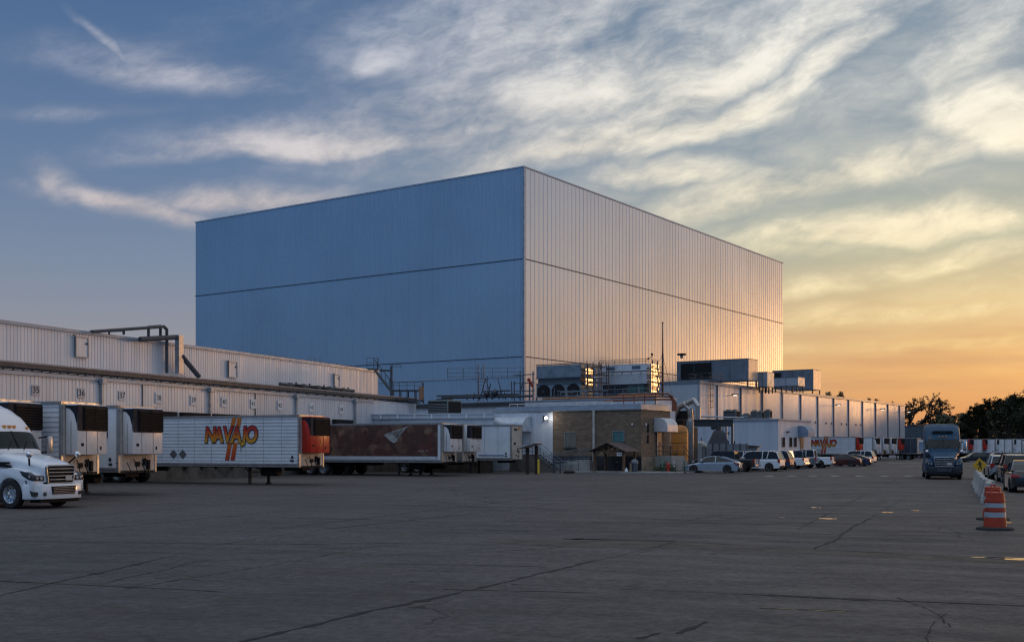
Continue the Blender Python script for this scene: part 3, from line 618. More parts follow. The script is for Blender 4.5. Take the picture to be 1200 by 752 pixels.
# ------------------------------------------------------------ plant building behind the office and its roof plant
pxo, pyo = W(768, 115)
plant = thing('plant_building', 'plain pale plant building whose roof carries the condensers behind the office', 'building', (pxo, pyo, 0), -TH_T)
mb = MB(); mb.box(-33, 0, 0, 4.6, 0, 7.25); mb.build('wall', WHITEW, plant)
mb = MB(); mb.box(-33.1, .1, -.1, 4.7, 7.25, 7.4); mb.build('roof', BLUEROOF, plant)
mb = MB(); mb.box(-33, -16, -.25, -.1, 6.9, 7.3); mb.build('gutter', DKGREY, plant)

# ------------------------------------------------------------ long white building on the right
bx, by = W(819, 173)
LWALL = panel_mat('long_building_panel', (.70,.71,.73), .32, .45, 1.1, .04, False, .35)
lb = thing('storage_building', 'long pale panelled storage building with dark pilasters at right of the warehouse', 'building', (bx, by, 0), -TH_T)
HB = 12.35; LB = 115.0
mb = MB(); mb.ribwall((-28, 0), (0, 0), 0, HB, .5, .06, .03); mb.ribwall((0, 0), (0, LB), 0, HB, .5, .06, .03); mb.ribwall((0, LB), (-28, LB), 0, HB, .5, .06, .03); mb.build('wall', LWALL, lb)
mb = MB(); mb.box(-28, 0, 0, LB, HB, HB+.08); mb.box(-28, .28, -.16, -.02, HB-.22, HB+.22); mb.box(.05, .28, -.02, LB+.1, HB-.22, HB+.22); mb.build('roof_edge', mat('slate_coping', (.25,.29,.34), .4, .3), lb)
for i in range(12):
    y = 6.7+9.4*i; mb = MB(); mb.box(.03, .20, y-.13, y+.13, 0, HB-.22); mb.build('pilaster', mat('slate_pilaster', (.14,.17,.21), .5, .2), lb)
mb = MB(); mb.box(-.12, .16, -.12, .2, 0, HB-.22); mb.build('pilaster', BLUEROOF, lb)
LIT = emit('lit_wall_pack', (1, .90, .72), 3)
for y in (10.5, 62.0, 92, 113):
    mb = MB(); mb.tube([(.05, y, 10.6), (1.3, y, 10.75)], .05); mb.cbox(.9, 1.9, y-.18, y+.18, 10.68, 10.9, .03); l_ = mb.build('wall_lamp', DKGREY, lb)
    mb = MB(); mb.box(1.2, 1.75, y-.12, y+.12, 10.62, 10.68); mb.build('lamp_lens', LIT, l_)
for i in range(4):
    for k in (2.2, 5.5):
        y = 47.0+9.4*i+k; mb = MB(); mb.box(.03, .14, y-.2, y+.2, 6.9, 7.3); mb.build('wall_fitting', DKGREY, lb)
# caged ladder on its near panel
lad = thing('caged_ladder', 'tall dark caged ladder on the lit end panel of the storage building', 'ladder', (*TF(.1, 3.4, bx, by), 6.3), -TH_T)
def ladder(par, h, wd=.5, cage=True, m=DKGREY, axis='y'):
    mb = MB()
    def P(a, b, z): return (b, a, z) if axis == 'y' else (a, -b, z)
    for a in (-wd/2, wd/2): mb.cyl(P(a, .12, 0), P(a, .12, h+1), .045, 6)
    mb.build('rail', m, par); mb = MB(); z = .2
    while z < h: mb.cyl(P(-wd/2, .12, z), P(wd/2, .12, z), .025, 5); z += .4
    mb.build('rung', m, par)
    if cage:
        mb = MB(); z = 2.2
        while z < h+1:
            mb.tube([P(-wd*.5, .12, z), P(-wd*.7, .5, z), P(0, .85, z), P(wd*.7, .5, z), P(wd*.5, .12, z)], .03, 5); z += 1.0
        for a, b in ((-wd*.7,.5),(0,.85),(wd*.7,.5)): mb.cyl(P(a,b,2.2), P(a,b,h+.9), .025, 5)
        mb.build('safety_cage', m, par)
ladder(lad, 6.2)

# ------------------------------------------------------------ low white building in front of it
cx_, cy_ = W(912, 165)
LOWW = panel_mat('low_building_panel', (.56,.61,.68), .5, .1, .6, .04)
lc = thing('low_annex_building', 'low bluish-white annex with small windows, curved awning and door behind the pickups', 'building', (cx_, cy_, 0), -TH_T)
HC = 6.3; s_len = 13.9
mb = MB(); mb.box(-13, 0, 0, s_len, 0, HC); mb.build('wall', LOWW, lc)
mb = MB(); mb.box(-13.1, .2, -.2, s_len+.1, HC, HC+.2); mb.build('roof', mat('pale_roof_edge', (.42,.47,.54), .5), lc)
for y in (2.0, 5.0, 6.9):
    mb = MB(); mb.box(.0, .05, y-.55, y+.55, 2.4, 3.75); wi = mb.build('window', BLACK, lc)
    mb = MB(); mb.box(0, .08, y-.62, y+.62, 3.75, 3.83); mb.box(0, .08, y-.62, y+.62, 2.32, 2.4); mb.box(0, .08, y-.62, y-.55, 2.4, 3.75); mb.box(0, .08, y+.55, y+.62, 2.4, 3.75); mb.build('frame', GREY, wi)
mb = MB(); mb.box(0, .06, 9.1, 10.4, .9, 3.6); dd = mb.build('door', mat('dark_door2', (.04,.05,.05), .4), lc)
pr = awning(None, 1.6, 3.9, 5.6, 0, 0, 0); mb = MB(); mb.prism([(p[0]+.02, p[1]) for p in pr], 8.2, 10.9, 'xz'); mb.build('awning', mat('blue_awning', (.24,.31,.42), .5), lc, smooth=35)
mb = MB(); mb.box(0, 1.8, 8.6, 13.5, 0, .9); mb.build('landing', CONC, lc)
mb = MB()
for z in (1.4, 1.9): mb.tube([(1.75, 8.6, z), (1.75, 13.5, z)], .035)
for i in range(12): mb.cyl((1.75, 8.6+i*.445, .9), (1.75, 8.6+i*.445, 1.9), .025, 5)
mb.build('railing', DKGREY, lc)
for x in (-8.0,): 
    mb = MB(); mb.cbox(x-.3, x+.3, -.35, -.02, 4.4, 4.6, .03); mb.build('wall_lamp', DKGREY, lc)
mb = MB(); mb.cbox(.02, .35, 3.3, 3.9, 4.5, 4.7, .03); mb.build('wall_lamp', DKGREY, lc)
# ------------------------------------------------------------ rooftop and yard plant
def beams(mb, segs, r=.04, n=5):
    for a, b in segs: mb.cyl(a, b, r, n)
def railing(par, pts, h=1.07, post=1.5, m=DKGREY, r=.028, name='railing', mid=(.55,)):
    mb = MB()
    for a, b in zip(pts[:-1], pts[1:]):
        a, b = Vector(a), Vector(b); L = (b-a).length; k = max(1, int(L/post))
        for z in (h,)+tuple(h*q for q in mid): mb.cyl(a+Vector((0,0,z)), b+Vector((0,0,z)), r, 5)
        for i in range(k+1): p = a.lerp(b, i/k); mb.cyl(p, p+Vector((0,0,h)), r, 5)
    return mb.build(name, m, par)

COND1 = mat('weathered_condenser_panel', (.24,.29,.34), .45, .4, .18, .9, dirt=.3)
COND2 = mat('white_condenser_panel', (.72,.74,.77), .42, .3, .1, .9, dirt=.12)
FRAME = mat('rusty_frame', (.16,.09,.06), .6, .3, .25, 3)
RZ = 7.4
# condenser one (local origin: near right corner, at grade of the roof)
def condenser(px, z, h0, h1, Lx, Ly, panel, label, kind):
    X, Y = W(px, z); t = thing('evaporative_condenser', label, 'condenser', (X, Y, RZ), -TH_T, 'condensers on the plant roof')
    b0 = h0-RZ; b1 = h1-RZ; hh = b1-b0
    if kind == 0:
        mb = MB(); mb.cbox(-Lx, 0, 0, Ly, b0+hh*.60, b1, .04); mb.build('upper_casing', panel, t)
        mb = MB(); mb.box(-Lx+.15, -.15, .15, Ly-.1, b0+hh*.42, b0+hh*.6); mb.build('middle_casing', mat('mid_casing_grey', (.10,.12,.13), .5, .3), t)
        mb = MB(); mb.box(-Lx, 0, .05, Ly, b0, b0+hh*.42); bs = mb.build('fan_section', panel, t)
        for i in range(3):
            x = -Lx+Lx*(i+.5)/3; mb = MB(); r = Lx/3*.43
            pts = [(x-r, b0+.1), (x+r, b0+.1), (x+r, b0+hh*.2)] + [(x+r*math.cos(a), b0+hh*.2+r*.8*math.sin(a)) for a in [math.pi*k/10 for k in range(1, 10)]] + [(x-r, b0+hh*.2)]
            mb.prism(pts, .0, .04, 'xz'); fo = mb.build('fan_opening', BLACK, t)
            mb = MB(); mb.cyl((x, -.03, b0+hh*.18), (x, -.0, b0+hh*.18), .14, 10)
            for k in range(6):
                a = math.pi*k/3; mb.cyl((x, -.02, b0+hh*.18), (x+r*.8*math.cos(a), -.02, b0+hh*.18+r*.6*math.sin(a)), .02, 4)
            mb.build('fan_guard', DKGREY, fo)
        mb = MB()
        for zz in (.42, .60): mb.box(-Lx-.06, .06, -.06, Ly+.06, b0+hh*zz-.05, b0+hh*zz+.05)
        mb.build('flange', BLUSTEEL, t)
    else:
        pr = [(.25, b0+hh*.78), (0, b0+hh*.74), (.30, b0+hh*.42), (Ly, b0+hh*.42), (Ly, b1), (.25, b1)]
        mb = MB(); mb.prism([(-p[0]*0+p[0], p[1]) for p in pr], -Lx, 0, 'yz'); mb.build('upper_casing', panel, t)
        mb = MB(); mb.box(-Lx+.1, -.1, .5, Ly-.1, b0, b0+hh*.42); mb.build('fan_section', mat('dark_fan_section', (.045,.05,.055), .6), t)
        for i in range(2):
            x = -Lx+Lx*(i+.5)/2; mb = MB(); mb.box(x-1.0, x+1.0, .44, .5, b0+.15, b0+hh*.36); fo = mb.build('fan_opening', BLACK if i == 0 else mat('green_dark_screen', (.03,.09,.07), .5), t)
            mb = MB(); 
            for k in range(5): mb.box(x-1.0, x+1.0, .41, .43, b0+.25+k*.27, b0+.28+k*.27)
            mb.build('fan_guard', STEEL, fo)
        for i in range(2):
            x = -Lx+Lx*(i*.55+.22); mb = MB(); mb.box(x-.5, x+.5, .19, .24, b0+hh*.86, b0+hh*.95); mb.build('access_panel', BLUSTEEL, t)
        mb = MB(); mb.box(-Lx-.04, .04, .14, .22, b0+hh*.77, b0+hh*.80)
        for i in range(5):
            x = -Lx+Lx*(i+.5)/5; mb.cyl((x, .1, b0+hh*.76), (x-.15, -.08, b0+hh*.70), .04, 5)
        mb.build('stiffener', DKGREY, t)
    # end frame with pipes and ladder, on the sunlit end
    mb = MB()
    for y in (.1, Ly*.5, Ly-.1):
        mb.cyl((.75, y, 0), (.75, y, b1+.3), .05, 6)
        for k in range(5): mb.cyl((.0, y, b0+hh*(k+.3)/5), (.75, y, b0+hh*(k+.3)/5), .04, 5)
    for k in range(7): mb.cyl((.75, .1, b0+hh*k/6.5), (.75, Ly-.1, b0+hh*k/6.5), .04, 5)
    mb.build('end_frame', FRAME, t)
    mb = MB()
    for k in (range(9) if kind else (3, 4, 6, 7)):
        za = b0+hh*(k+.25)/9.2; zb_ = za+hh/9.2*.8; tw = math.tan(R(7+(k%3-1)*1.2)); mb._a([(.62,.1,za),(.62-tw*(Ly-.2),Ly-.1,za),(.62-tw*(Ly-.2),Ly-.1,zb_),(.62,.1,zb_)], [(0,1,2,3)])
    mb.build('glint_louvre', mat('glint_louvre_metal', (.85,.80,.72), .28, .95, .1, 3), t)  # slats added and turned to throw the low sun's glint at the camera
    mb = MB()
    for k in range(4): mb.cyl((.35, .3, b0+hh*(.2+.22*k)), (.35, Ly-.3, b0+hh*(.2+.22*k)), .10, 8)
    mb.cyl((.38, .45, 0), (.38, .45, b1), .11, 8); mb.build('header_pipe', SILVERPIPE, t)
    mb = MB(); 
    for x in [-Lx+Lx*i/4 for i in range(5)]: mb.cyl((x, .1, 0), (x, .1, b0), .09, 6); mb.cyl((x, Ly-.1, 0), (x, Ly-.1, b0), .09, 6)
    mb.build('support', DKGREY, t)
    railing(t, [(-Lx, -.0, b1), (0, 0, b1), (0, Ly, b1)], .5 if kind else .12, 1.5, FRAME)
    return t
condenser(680.5, 126, 8.0, 11.6, 5.95, 2.9, COND1, 'dark blue-grey rooftop condenser with three arched fan openings, left of the mast', 0)
condenser(757, 120, 7.55, 11.2, 5.7, 2.6, COND2, 'white-cased rooftop condenser with sunlit pipe frame, next to the mast', 1)

# catwalk with the long orange-brown pipe, in front of the condensers
X, Y = W(757, 117)
cw = thing('pipe_catwalk', 'long rust-coloured pipe run with pale handrail above the brick office roof', 'catwalk', (X, Y, RZ), -TH_T)
mb = MB(); mb.cyl((-12.5, -.4, .18), (1.6, -.4, .18), .10, 8); mb.cyl((-11.5, -.75, -.02), (1.8, -.75, -.02), .07, 8); mb.build('pipe', mat('orange_brown_pipe', (.38,.17,.08), .4, .4), cw)
mb = MB(); mb.box(-12.2, 1.4, -.3, .35, -.06, 0); mb.build('deck', DKGREY, cw)
railing(cw, [(-11, .35, 0), (1.4, .35, 0)], 1.0, 1.2, BLUSTEEL)
mb = MB(); rr = random.Random(11)
for i in range(16):
    x = -11.5+i*.85; mb.cyl((x, rr.uniform(-.2,.9), 0), (x, rr.uniform(-.2,.9), rr.uniform(.4, 1.5)), .05, 6)
mb.cyl((-11, .8, .9), (-5, .8, .9), .08, 6); mb.cyl((-5, .6, .5), (1, .6, .5), .10, 6); mb.build('pipe_stub', BLUSTEEL, cw)
# roof-edge railing with low pipes on the office roof
orl = thing('roof_edge_pipe', 'low white pipe on short posts along the front of the office roof', 'pipe', (*TF(0, 1.2), BH+.54), -TH_T)
mb = MB(); mb.cyl((-15, 0, .28), (-3.5, 0, .28), .045, 6)
for i in range(13): mb.cyl((-15+i*.95, 0, 0), (-15+i*.95, 0, .28), .04, 5)
mb.build('pipe', mat('white_pipe', (.6,.6,.62), .4), orl)
rp = thing('bent_roof_piping', 'rust-brown looped pipes bending down over the sunlit corner of the office roof', 'pipes', (*TF(-.2, 3.0), BH+.3), -TH_T)
mb = MB()
for k, (a, h) in enumerate(((0, 1.25), (.35, 1.0), (.7, .75))):
    mb.tube([(-4-k, a+.5, h), (.3, a+.5, h), (.9, a+.9, h), (1.25, a+1.2, h-.3), (1.25, a+1.2, -.35)], .08, 8)
for i in range(4): mb.cyl((-3.6+i*1.1, .8, 0), (-3.6+i*1.1, .8, 1.2), .05, 6)
mb.build('pipe', REDPIPE, rp)
# left side pipe cluster
X, Y = W(622, 124)
pc = thing('pipe_cluster', 'cluster of dark risers and red valves at left of the three-fan condenser', 'pipes', (X, Y, RZ), -TH_T)
mb = MB()
for x, y, h in ((-2.2,0,2.2),(-1.6,.3,3.4),(-1.0,0,3.0),(-.3,.2,2.3),(.3,0,3.2)): mb.cyl((x,y,0),(x,y,h),.08,8)
for z in (1.1, 2.0, 2.9): mb.cyl((-2.4,.1,z),(.4,.1,z),.06,6)
mb.build('riser', BLUSTEEL, pc)
mb = MB(); 
for x, z in ((.0,2.0),(-.2,2.3),(.25,1.7)): mb.ball((x,-.1,z), .2, 8, 6)
mb.build('valve', mat('red_valve', (.35,.04,.03), .5), pc)
# pipe bridge between the condensers
X, Y = W(700, 121)
pb = thing('pipe_scaffold', 'dark scaffold-like pipe frame filling the gap between the two condensers', 'pipe frame', (X, Y, RZ), -TH_T)
mb = MB()
for x in (-1.2,-.5,.2,.5): 
    for y in (0, 1.6): mb.cyl((x,y,0),(x,y,3.9),.05,6)
for z in (.9,1.8,2.7,3.5): mb.box(-1.2,.5,0,.06,z,z+.08); mb.box(-1.2,.5,1.6,1.66,z,z+.08); mb.cyl((-1.2,0,z),(-1.2,1.6,z),.04,5); mb.cyl((.5,0,z),(.5,1.6,z),.04,5)
mb.build('frame', FRAME, pb)
mb = MB(); mb.cyl((-.8,.8,.2),(-.8,.8,3.6),.14,8); mb.cyl((-.2,.9,.2),(-.2,.9,3.2),.11,8); mb.cyl((-1.0,.6,2.4),(.4,.6,2.4),.10,8); mb.build('pipe', SILVERPIPE, pb)
# mast
X, Y = W(776.5, 122)
ms = thing('lightning_mast', 'tall thin dark mast with guy wire beside the white condenser', 'mast', (X, Y, RZ), -TH_T)
mb = MB(); mb.cyl((0,0,0),(0,0,5.0),.12,8,.10); mb.cyl((0,0,5.0),(0,0,8.3),.08,8,.05); mb.ball((0,0,8.35),.10); mb.build('pole', mat('mast_brown', (.06,.045,.04), .6), ms)
mb = MB(); mb.cyl((0,0,4.8),(-1.5,0,3.0),.02,4); mb.cyl((0,0,4.8),(1.2,.2,0),.02,4); mb.build('guy_wire', DKGREY, ms)
X, Y = W(764, 121)
wv_ = thing('roof_siren', 'small black siren heads on a short post above the white condenser', 'siren', (X, Y, 11.2), -TH_T)
mb = MB(); mb.cyl((0,0,-.2),(0,0,1.0),.035,6); mb.cyl((-.45,0,.6),(.1,0,.9),.03,6); mb.build('post', DKGREY, wv_)
mb = MB(); mb.ball((0,0,1.05),.14); mb.ball((-.45,0,.6),.12); mb.build('horn', BLACK, wv_)

# louvred blowers / refrigeration penthouses on the storage building roof
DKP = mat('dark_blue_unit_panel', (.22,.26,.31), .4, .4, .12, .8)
def rooftop(px_c, z, px_l, px_r, h0, h1, m_front, m_side, label, louv=None, name='rooftop_unit', legs=True, grp='big units on the storage building roof', cat='rooftop unit', seams=3):
    """box in tower frame whose near corner column is px_c, front face reaches px_l and side face px_r"""
    X, Y = W(px_c, z); k = (px_l-600)/F; Lx = (X-k*z)/(cT+k*sT); k = (px_r-600)/F; Ly = (k*z-X)/(sT-k*cT)
    t = thing(name, label, cat, (X, Y, h0), -TH_T, grp); h = h1-h0
    mb = MB(); mb.cbox(-Lx, 0, 0, Ly, .0, h, .03); mb.build('casing', m_front, t)
    if m_side: mb = MB(); mb.box(.002, .03, .04, Ly-.04, .06, h-.06); mb.build('end_panel', m_side, t)
    mb = MB()
    for i in range(1, seams+1): x = -Lx+Lx*i/(seams+1); mb.box(x-.04, x+.04, -.05, -.002, .02, h-.02)
    mb.box(-Lx-.03, .04, -.06, Ly+.03, h-.02, h+.08); mb.box(-Lx-.03, .04, -.06, Ly+.03, -.05, .06); mb.build('trim', BLUSTEEL, t)
    if louv:
        a, b = louv; mb = MB(); mb.box(-Lx+Lx*a, -Lx+Lx*b, -.04, -.002, h*.12, h*.9); lv = mb.build('louvre', BLACK, t)
        mb = MB()
        for i in range(8): zz = h*.14+h*.76*i/8; mb.box(-Lx+Lx*a, -Lx+Lx*b, -.09, -.045, zz, zz+.05)
        mb.build('slat', DKGREY, lv)
    mb = MB()
    if legs:
        for x in (-Lx+.2, -Lx*.5, -.2):
            for y in (.2, Ly-.2): mb.box(x-.1, x+.1, y-.1, y+.1, -1.0, -.05)
        mb.build('support', DKGREY, t)
    return t
PALEP = mat('pale_unit_panel', (.46,.49,.54), .4, .4, .08, .8)
rooftop(877, 186, 793, 888, 13.45, 16.95, DKP, mat('sunlit_unit_panel', (.50,.48,.45), .4, .5), 'largest blue-black rooftop unit with wide louvre, nearest the mast', (.06,.5))  # sunlit look of the end face put into its paler, warmer colour
rooftop(899, 190, 888, 907, 12.55, 15.0, PALEP, PALEP, 'small pale boxy unit just right of the largest rooftop unit', None, seams=1)
rooftop(935, 186, 907, 943, 12.5, 13.9, PALEP, PALEP, 'low pale rooftop casing in front of the farthest dark unit', None, seams=1)
rooftop(953, 215, 905, 962, 13.4, 17.2, DKP, mat('sunlit_unit_panel', (.5,.5,.5)), 'farthest dark rooftop unit at the right end of the row', (.0,.22))
X, Y = W(797, 184)
vc = thing('roof_vent_cap', 'small black vent cap on top of the largest rooftop unit', 'vent', (X+.4, Y+1.0, 16.95), -TH_T)
mb = MB(); mb.cyl((0,0,0),(0,0,.5),.25,10); mb.build('stack', GREY, vc); mb = MB(); mb.cyl((0,0,.5),(0,0,.75),.75,12); mb.build('cap', BLACK, vc)
X, Y = W(815, 175)
rl = thing('roof_railing', 'dark guard railing on the near roof corner of the storage building', 'railing', (X, Y, 12.5), -TH_T)
railing(rl, [(-1.5,.6,0),(2.0,.6,0),(2.0,6,0)], 1.3, 1.0)
railing(rl, [(-1.5,.6,.0),(-1.5,6,0)], 1.3, 1.0)

# small rooftop air conditioners on the low annex
ACM = mat('beige_ac_casing', (.30,.29,.27), .5, .2, .15, 1.5, dirt=.2)
def ac(px, z, h0, w_, d_, h_, label, fans=1, g='air conditioners on the low annex roof', m=ACM):
    X, Y = W(px, z); t = thing('air_conditioner', label, 'air conditioner', (X, Y, h0), -TH_T, g)
    mb = MB(); mb.cbox(-w_/2, w_/2, 0, d_, .12, h_, .03); cs = mb.build('casing', m, t)
    mb = MB(); mb.box(-w_/2+.08, w_/2-.08, -.03, -.002, .3, h_-.15)
    mb.box(w_/2+.002, w_/2+.03, .1, d_-.1, .3, h_-.15); gl = mb.build('coil_grille', BLACK, t)
    mb = MB()
    for i in range(6): z_ = .36+(h_-.6)*i/6; mb.box(-w_/2+.08, w_/2-.08, -.05, -.032, z_, z_+.035)
    mb.build('slat', GREY, gl)
    for i in range(fans): x = -w_/2+w_*(i+.5)/fans; mb = MB(); mb.cyl((x, d_/2, h_), (x, d_/2, h_+.14), min(w_/fans, d_)*.38, 14); mb.build('fan_cowl', DKGREY, t)
    mb = MB(); mb.box(-w_/2+.05, w_/2-.05, .05, .2, 0, .12); mb.box(-w_/2+.05, w_/2-.05, d_-.2, d_-.05, 0, .12); mb.build('rail', DKGREY, t)
ac(855, 172, 6.5, 2.1, 1.6, 1.45, 'widest dark-grilled air conditioner on the low annex roof', 2)
ac(873, 170, 6.5, 1.4, 1.1, .8, 'lowest flat condenser unit on the low annex roof, right of the widest one')
ac(883, 169, 6.5, .95, 1.0, 1.25, 'tall narrow fan unit third along the low annex roof')
ac(890, 168.5, 6.5, .8, 1.0, 1.2, 'tall narrow fan unit fourth along the low annex roof')
ac(898.5, 168, 6.5, .9, 1.1, 1.35, 'rightmost fan unit on the low annex roof')
ac(513, 109.5, 5.3, 2.45, 2.2, 1.55, 'green-grey packaged air conditioner standing on the loading annex roof', 1, 'air conditioner on the loading annex', mat('green_grey_casing', (.17,.21,.20), .5, .2))
# dark pipes and ladder near the warehouse foot (columns 500 to 615)
X, Y = W(565, 126)
ch = thing('roof_access_ladder', 'blue-grey caged ladder rising at the foot of the warehouse left face', 'ladder', (X, Y, 7.4), -TH_T)
ladder(ch, 3.2, .7, True, BLUSTEEL, 'x')
X, Y = W(613, 128)
rg = thing('platform_guardrail', 'thin blue-grey guardrail strung high in front of the warehouse left face', 'railing', (X, Y, 10.4), -12)
mb = MB()
for z in (0, .45, .95): mb.cyl((-8.9,0,z),(0,0,z),.035,5)
for x in (-8.9,-7,-4.9,-3.6,-1.8,0): mb.cyl((x,0,-.25),(x,0,.95),.035,5)
mb.build('rail', BLUSTEEL, rg)
mb = MB()
for x in (-5.3,-4.2, 0): mb.cyl((x,.1,-3.1),(x,.1,0),.06,5)
mb.build('post', BLUSTEEL, rg)
X, Y = W(578, 121)
tp = thing('roof_pipe_tangle', 'tangle of dark pipes and a-frame braces on the plant roof below the guardrail', 'pipes', (X, Y, 7.4), -TH_T)
mb = MB(); rr = random.Random(4)
for i in range(9): x = -3.5+i*.85; mb.cyl((x,0,0),(x+rr.uniform(-.5,.5),.3,rr.uniform(.6,2.0)),.06,6)
mb.cyl((-7,0,.35),(5,0,.25),.13,8); mb.cyl((-8,.4,.6),(3,.4,.5),.09,8); mb.cyl((-1.5,0,.9),(2.2,0,.9),.08,8)
mb.ball((-.8,0,.6),.35); mb.ball((.2,0,.7),.4); mb.cyl((-.2,0,0),(-1,0,2.3),.05,5); mb.cyl((-1,0,2.3),(-1.8,0,0),.05,5); mb.cyl((1.3,0,0),(.6,0,2.2),.05,5)
mb.build('pipe', mat('dark_roof_pipe', (.05,.06,.075), .5, .3), tp)

# stair tower and platform at the end of the upper dock tier
stx = thing('roof_stair', 'dark steel stair with landings climbing to the upper dock roof', 'stair', (0,0,0), 0)
def Pp(px, py, z): X, Y = W(px, z); return Vector((X, Y, Hh(py, z)))
zS = 112.0
mb = MB()
for o in (0, .8):
    a, b = Pp(438, 432, zS+o), Pp(461, 462, zS+o); mb.cyl(a, b, .12, 6); mb.cyl(a+Vector((0,0,1)), b+Vector((0,0,1)), .04, 5)
    for i in range(6): p = a.lerp(b, i/5); mb.cyl(p, p+Vector((0,0,1)), .03, 5)
mb.build('stringer', DKGREY, stx)
mb = MB(); a, b = Pp(438, 432, zS), Pp(461, 462, zS)
for i in range(15): p = a.lerp(b, (i+.5)/15); mb.box(p.x-.14, p.x+.14, p.y, p.y+.8, p.z-.03, p.z+.03)
mb.build('tread', DKGREY, stx)
mb = MB(); p = Pp(430, 431.5, zS); q_ = Pp(442, 431.5, zS); mb.box(p.x, q_.x, p.y, p.y+1.2, p.z-.1, p.z); 
p2 = Pp(443, 432.5, zS); q2 = Pp(459, 432.5, zS); mb.box(p2.x, q2.x, p2.y+.8, p2.y+1.5, p2.z-.12, p2.z); p3 = Pp(458.5, 432, zS); mb.box(p3.x-.12, p3.x+.12, p3.y, p3.y+.24, 6.6, p3.z+.3)
mb.build('landing', DKGREY, stx)
railing(stx, [(p.x, p.y, p.z), (q_.x, p.y, p.z), (q_.x, p.y+1.2, p.z)], 1.05, .6)
railing(stx, [(p3.x, p3.y+.8, p3.z), (p3.x+.9, p3.y+.8, p3.z)], .5, .5)
plm = thing('roof_platform', 'dark railed service platform on the roof right of the steel stair', 'platform', (0,0,0), 0)
zP = 110.0; a = Pp(459, 456.5, zP); b = Pp(495, 456.5, zP)
mb = MB(); mb.box(a.x, b.x, a.y, a.y+1.6, a.z-.12, a.z); mb.box(a.x, b.x, a.y, a.y+1.6, 6.75, 6.85)
for i in range(5): x = a.x+(b.x-a.x)*i/4; mb.box(x-.05, x+.05, a.y, a.y+.1, 6.6, a.z); mb.box(x-.05, x+.05, a.y+1.5, a.y+1.6, 6.6, a.z)
mb.build('deck', DKGREY, plm)
railing(plm, [(a.x, a.y, a.z), (b.x, a.y, a.z), (b.x, a.y+1.6, a.z)], .75, .7, DKGREY)
mb = MB(); mb.box(b.x-.35, b.x+.15, a.y-.1, a.y+.1, a.z-1.0, a.z+.3); mb.build('bracing', mat('rust_accent', (.25,.13,.08), .6), plm)
# railing on the upper dock roof, columns 355-412
X0, X1 = ly2(356), ly2(412)
ur = thing('upper_roof_railing', 'thin railing with gate on the upper dock roof against the warehouse', 'railing', (XW, 0, HU+.08), -TH_D)
railing(ur, [(xs-6, X0+3, 0), (xs-6, X1+12, 0)], 1.0, 2.2, BLUSTEEL); railing(ur, [(xs-6, (X0+X1)/2+6, 0), (xs-6, (X0+X1)/2+8.3, 0)], 1.35, 1.1, BLUSTEEL)
# tall bent pipes over the upper tier (columns 108-235)
bp = thing('bent_dock_pipes', 'dark pipes and a bright square duct bending down over the upper dock wall', 'pipes', (XW, 0, 0), -TH_D)
def L2(px, py, x): y = ly1(px, x); d = ldepth(y, x); return (x, y, Hh(py, d))
x_ = xs+.5
mb = MB(); mb.tube([L2(106,388.5,x_-2), L2(145,387,x_-2), L2(145,392,x_-2)], .10); mb.tube([L2(108,388.5,x_), L2(172,384,x_), L2(192,382.5,x_), L2(195.5,386,x_), L2(195.5,437,x_)], .12, 8)
mb.tube([L2(174,399,x_-.4), L2(174,383,x_-.4), L2(188,382,x_-.4), L2(188,398,x_-.4)], .11, 8); mb.cyl(L2(128,388,x_), L2(128,392,x_), .07, 6); mb.build('pipe', DKGREY, bp)
mb = MB(); mb.tube([L2(164,397.5,x_+.2), L2(208,395,x_+.2)], .2, 8); mb.build('header', DKGREY, bp)
mb = MB(); a = L2(210,395,x_+.3); b = L2(210,438,x_+.3); mb.box(a[0]-.2, a[0]+.2, a[1]-.28, a[1]+.28, b[2], a[2]+.15); mb.build('duct', mat('bright_duct', (.5,.5,.52), .3, .7), bp)
mb = MB(); mb.cyl(L2(213,417,x_+.4), L2(233,441,x_+.4), .2, 8); mb.build('brace', DKGREY, bp)

# ------------------------------------------------------------ tanks and process plant beside the office
X, Y = W(796, 111)
yt = thing('yellow_tank', 'vertical ochre yellow tank with domed top behind the entry steps', 'tank', (X, Y, 0), 0)
mb = MB(); mb.lathe([(0.01,0),(.86,0),(.88,.1),(.88,3.75),(.80,4.1),(.6,4.32),(.3,4.42),(.01,4.44)], 24); mb.build('shell', mat('ochre_tank_paint', (.55,.20,.025), .45, 0, .12, 1.2, dirt=.3), yt, smooth=40)
mb = MB(); 
for z in (.5,1.6,2.7,3.7): mb.lathe([(.885,z),(.92,z),(.92,z+.05),(.885,z+.05)], 24)
mb.build('hoop', mat('ochre_hoop', (.4,.2,.05), .5), yt)
X, Y = W(808.5, 118)
sv_ = thing('grey_vessel', 'slim galvanised vertical vessel with flanged top between tank and pipe bridge', 'vessel', (X, Y, 0), 0)
mb = MB(); mb.lathe([(.01,.6),(.3,.65),(.40,.9),(.40,4.9),(.3,5.2),(.12,5.35),(.12,5.7),(.01,5.7)], 18); mb.build('shell', mat('vessel_grey', (.22,.22,.22), .4, .5), sv_, smooth=40)
mb = MB()
for a in (0,2.1,4.2): mb.cyl((.3*math.cos(a),.3*math.sin(a),0),(.3*math.cos(a),.3*math.sin(a),.8),.05,6)
mb.build('leg', DKGREY, sv_)
X, Y = W(803, 121)
bl = thing('process_skid', 'dark process skid with fat silver bends behind the yellow tank', 'process skid', (X, Y, 0), -TH_T)
mb = MB(); mb.box(-1.6, .9, 0, 1.2, 0, 4.4); mb.box(-1.2,.6,.2,1.0,4.4,6.2); mb.build('casing', mat('brown_black_casing', (.03,.027,.028), .7, .1), bl)
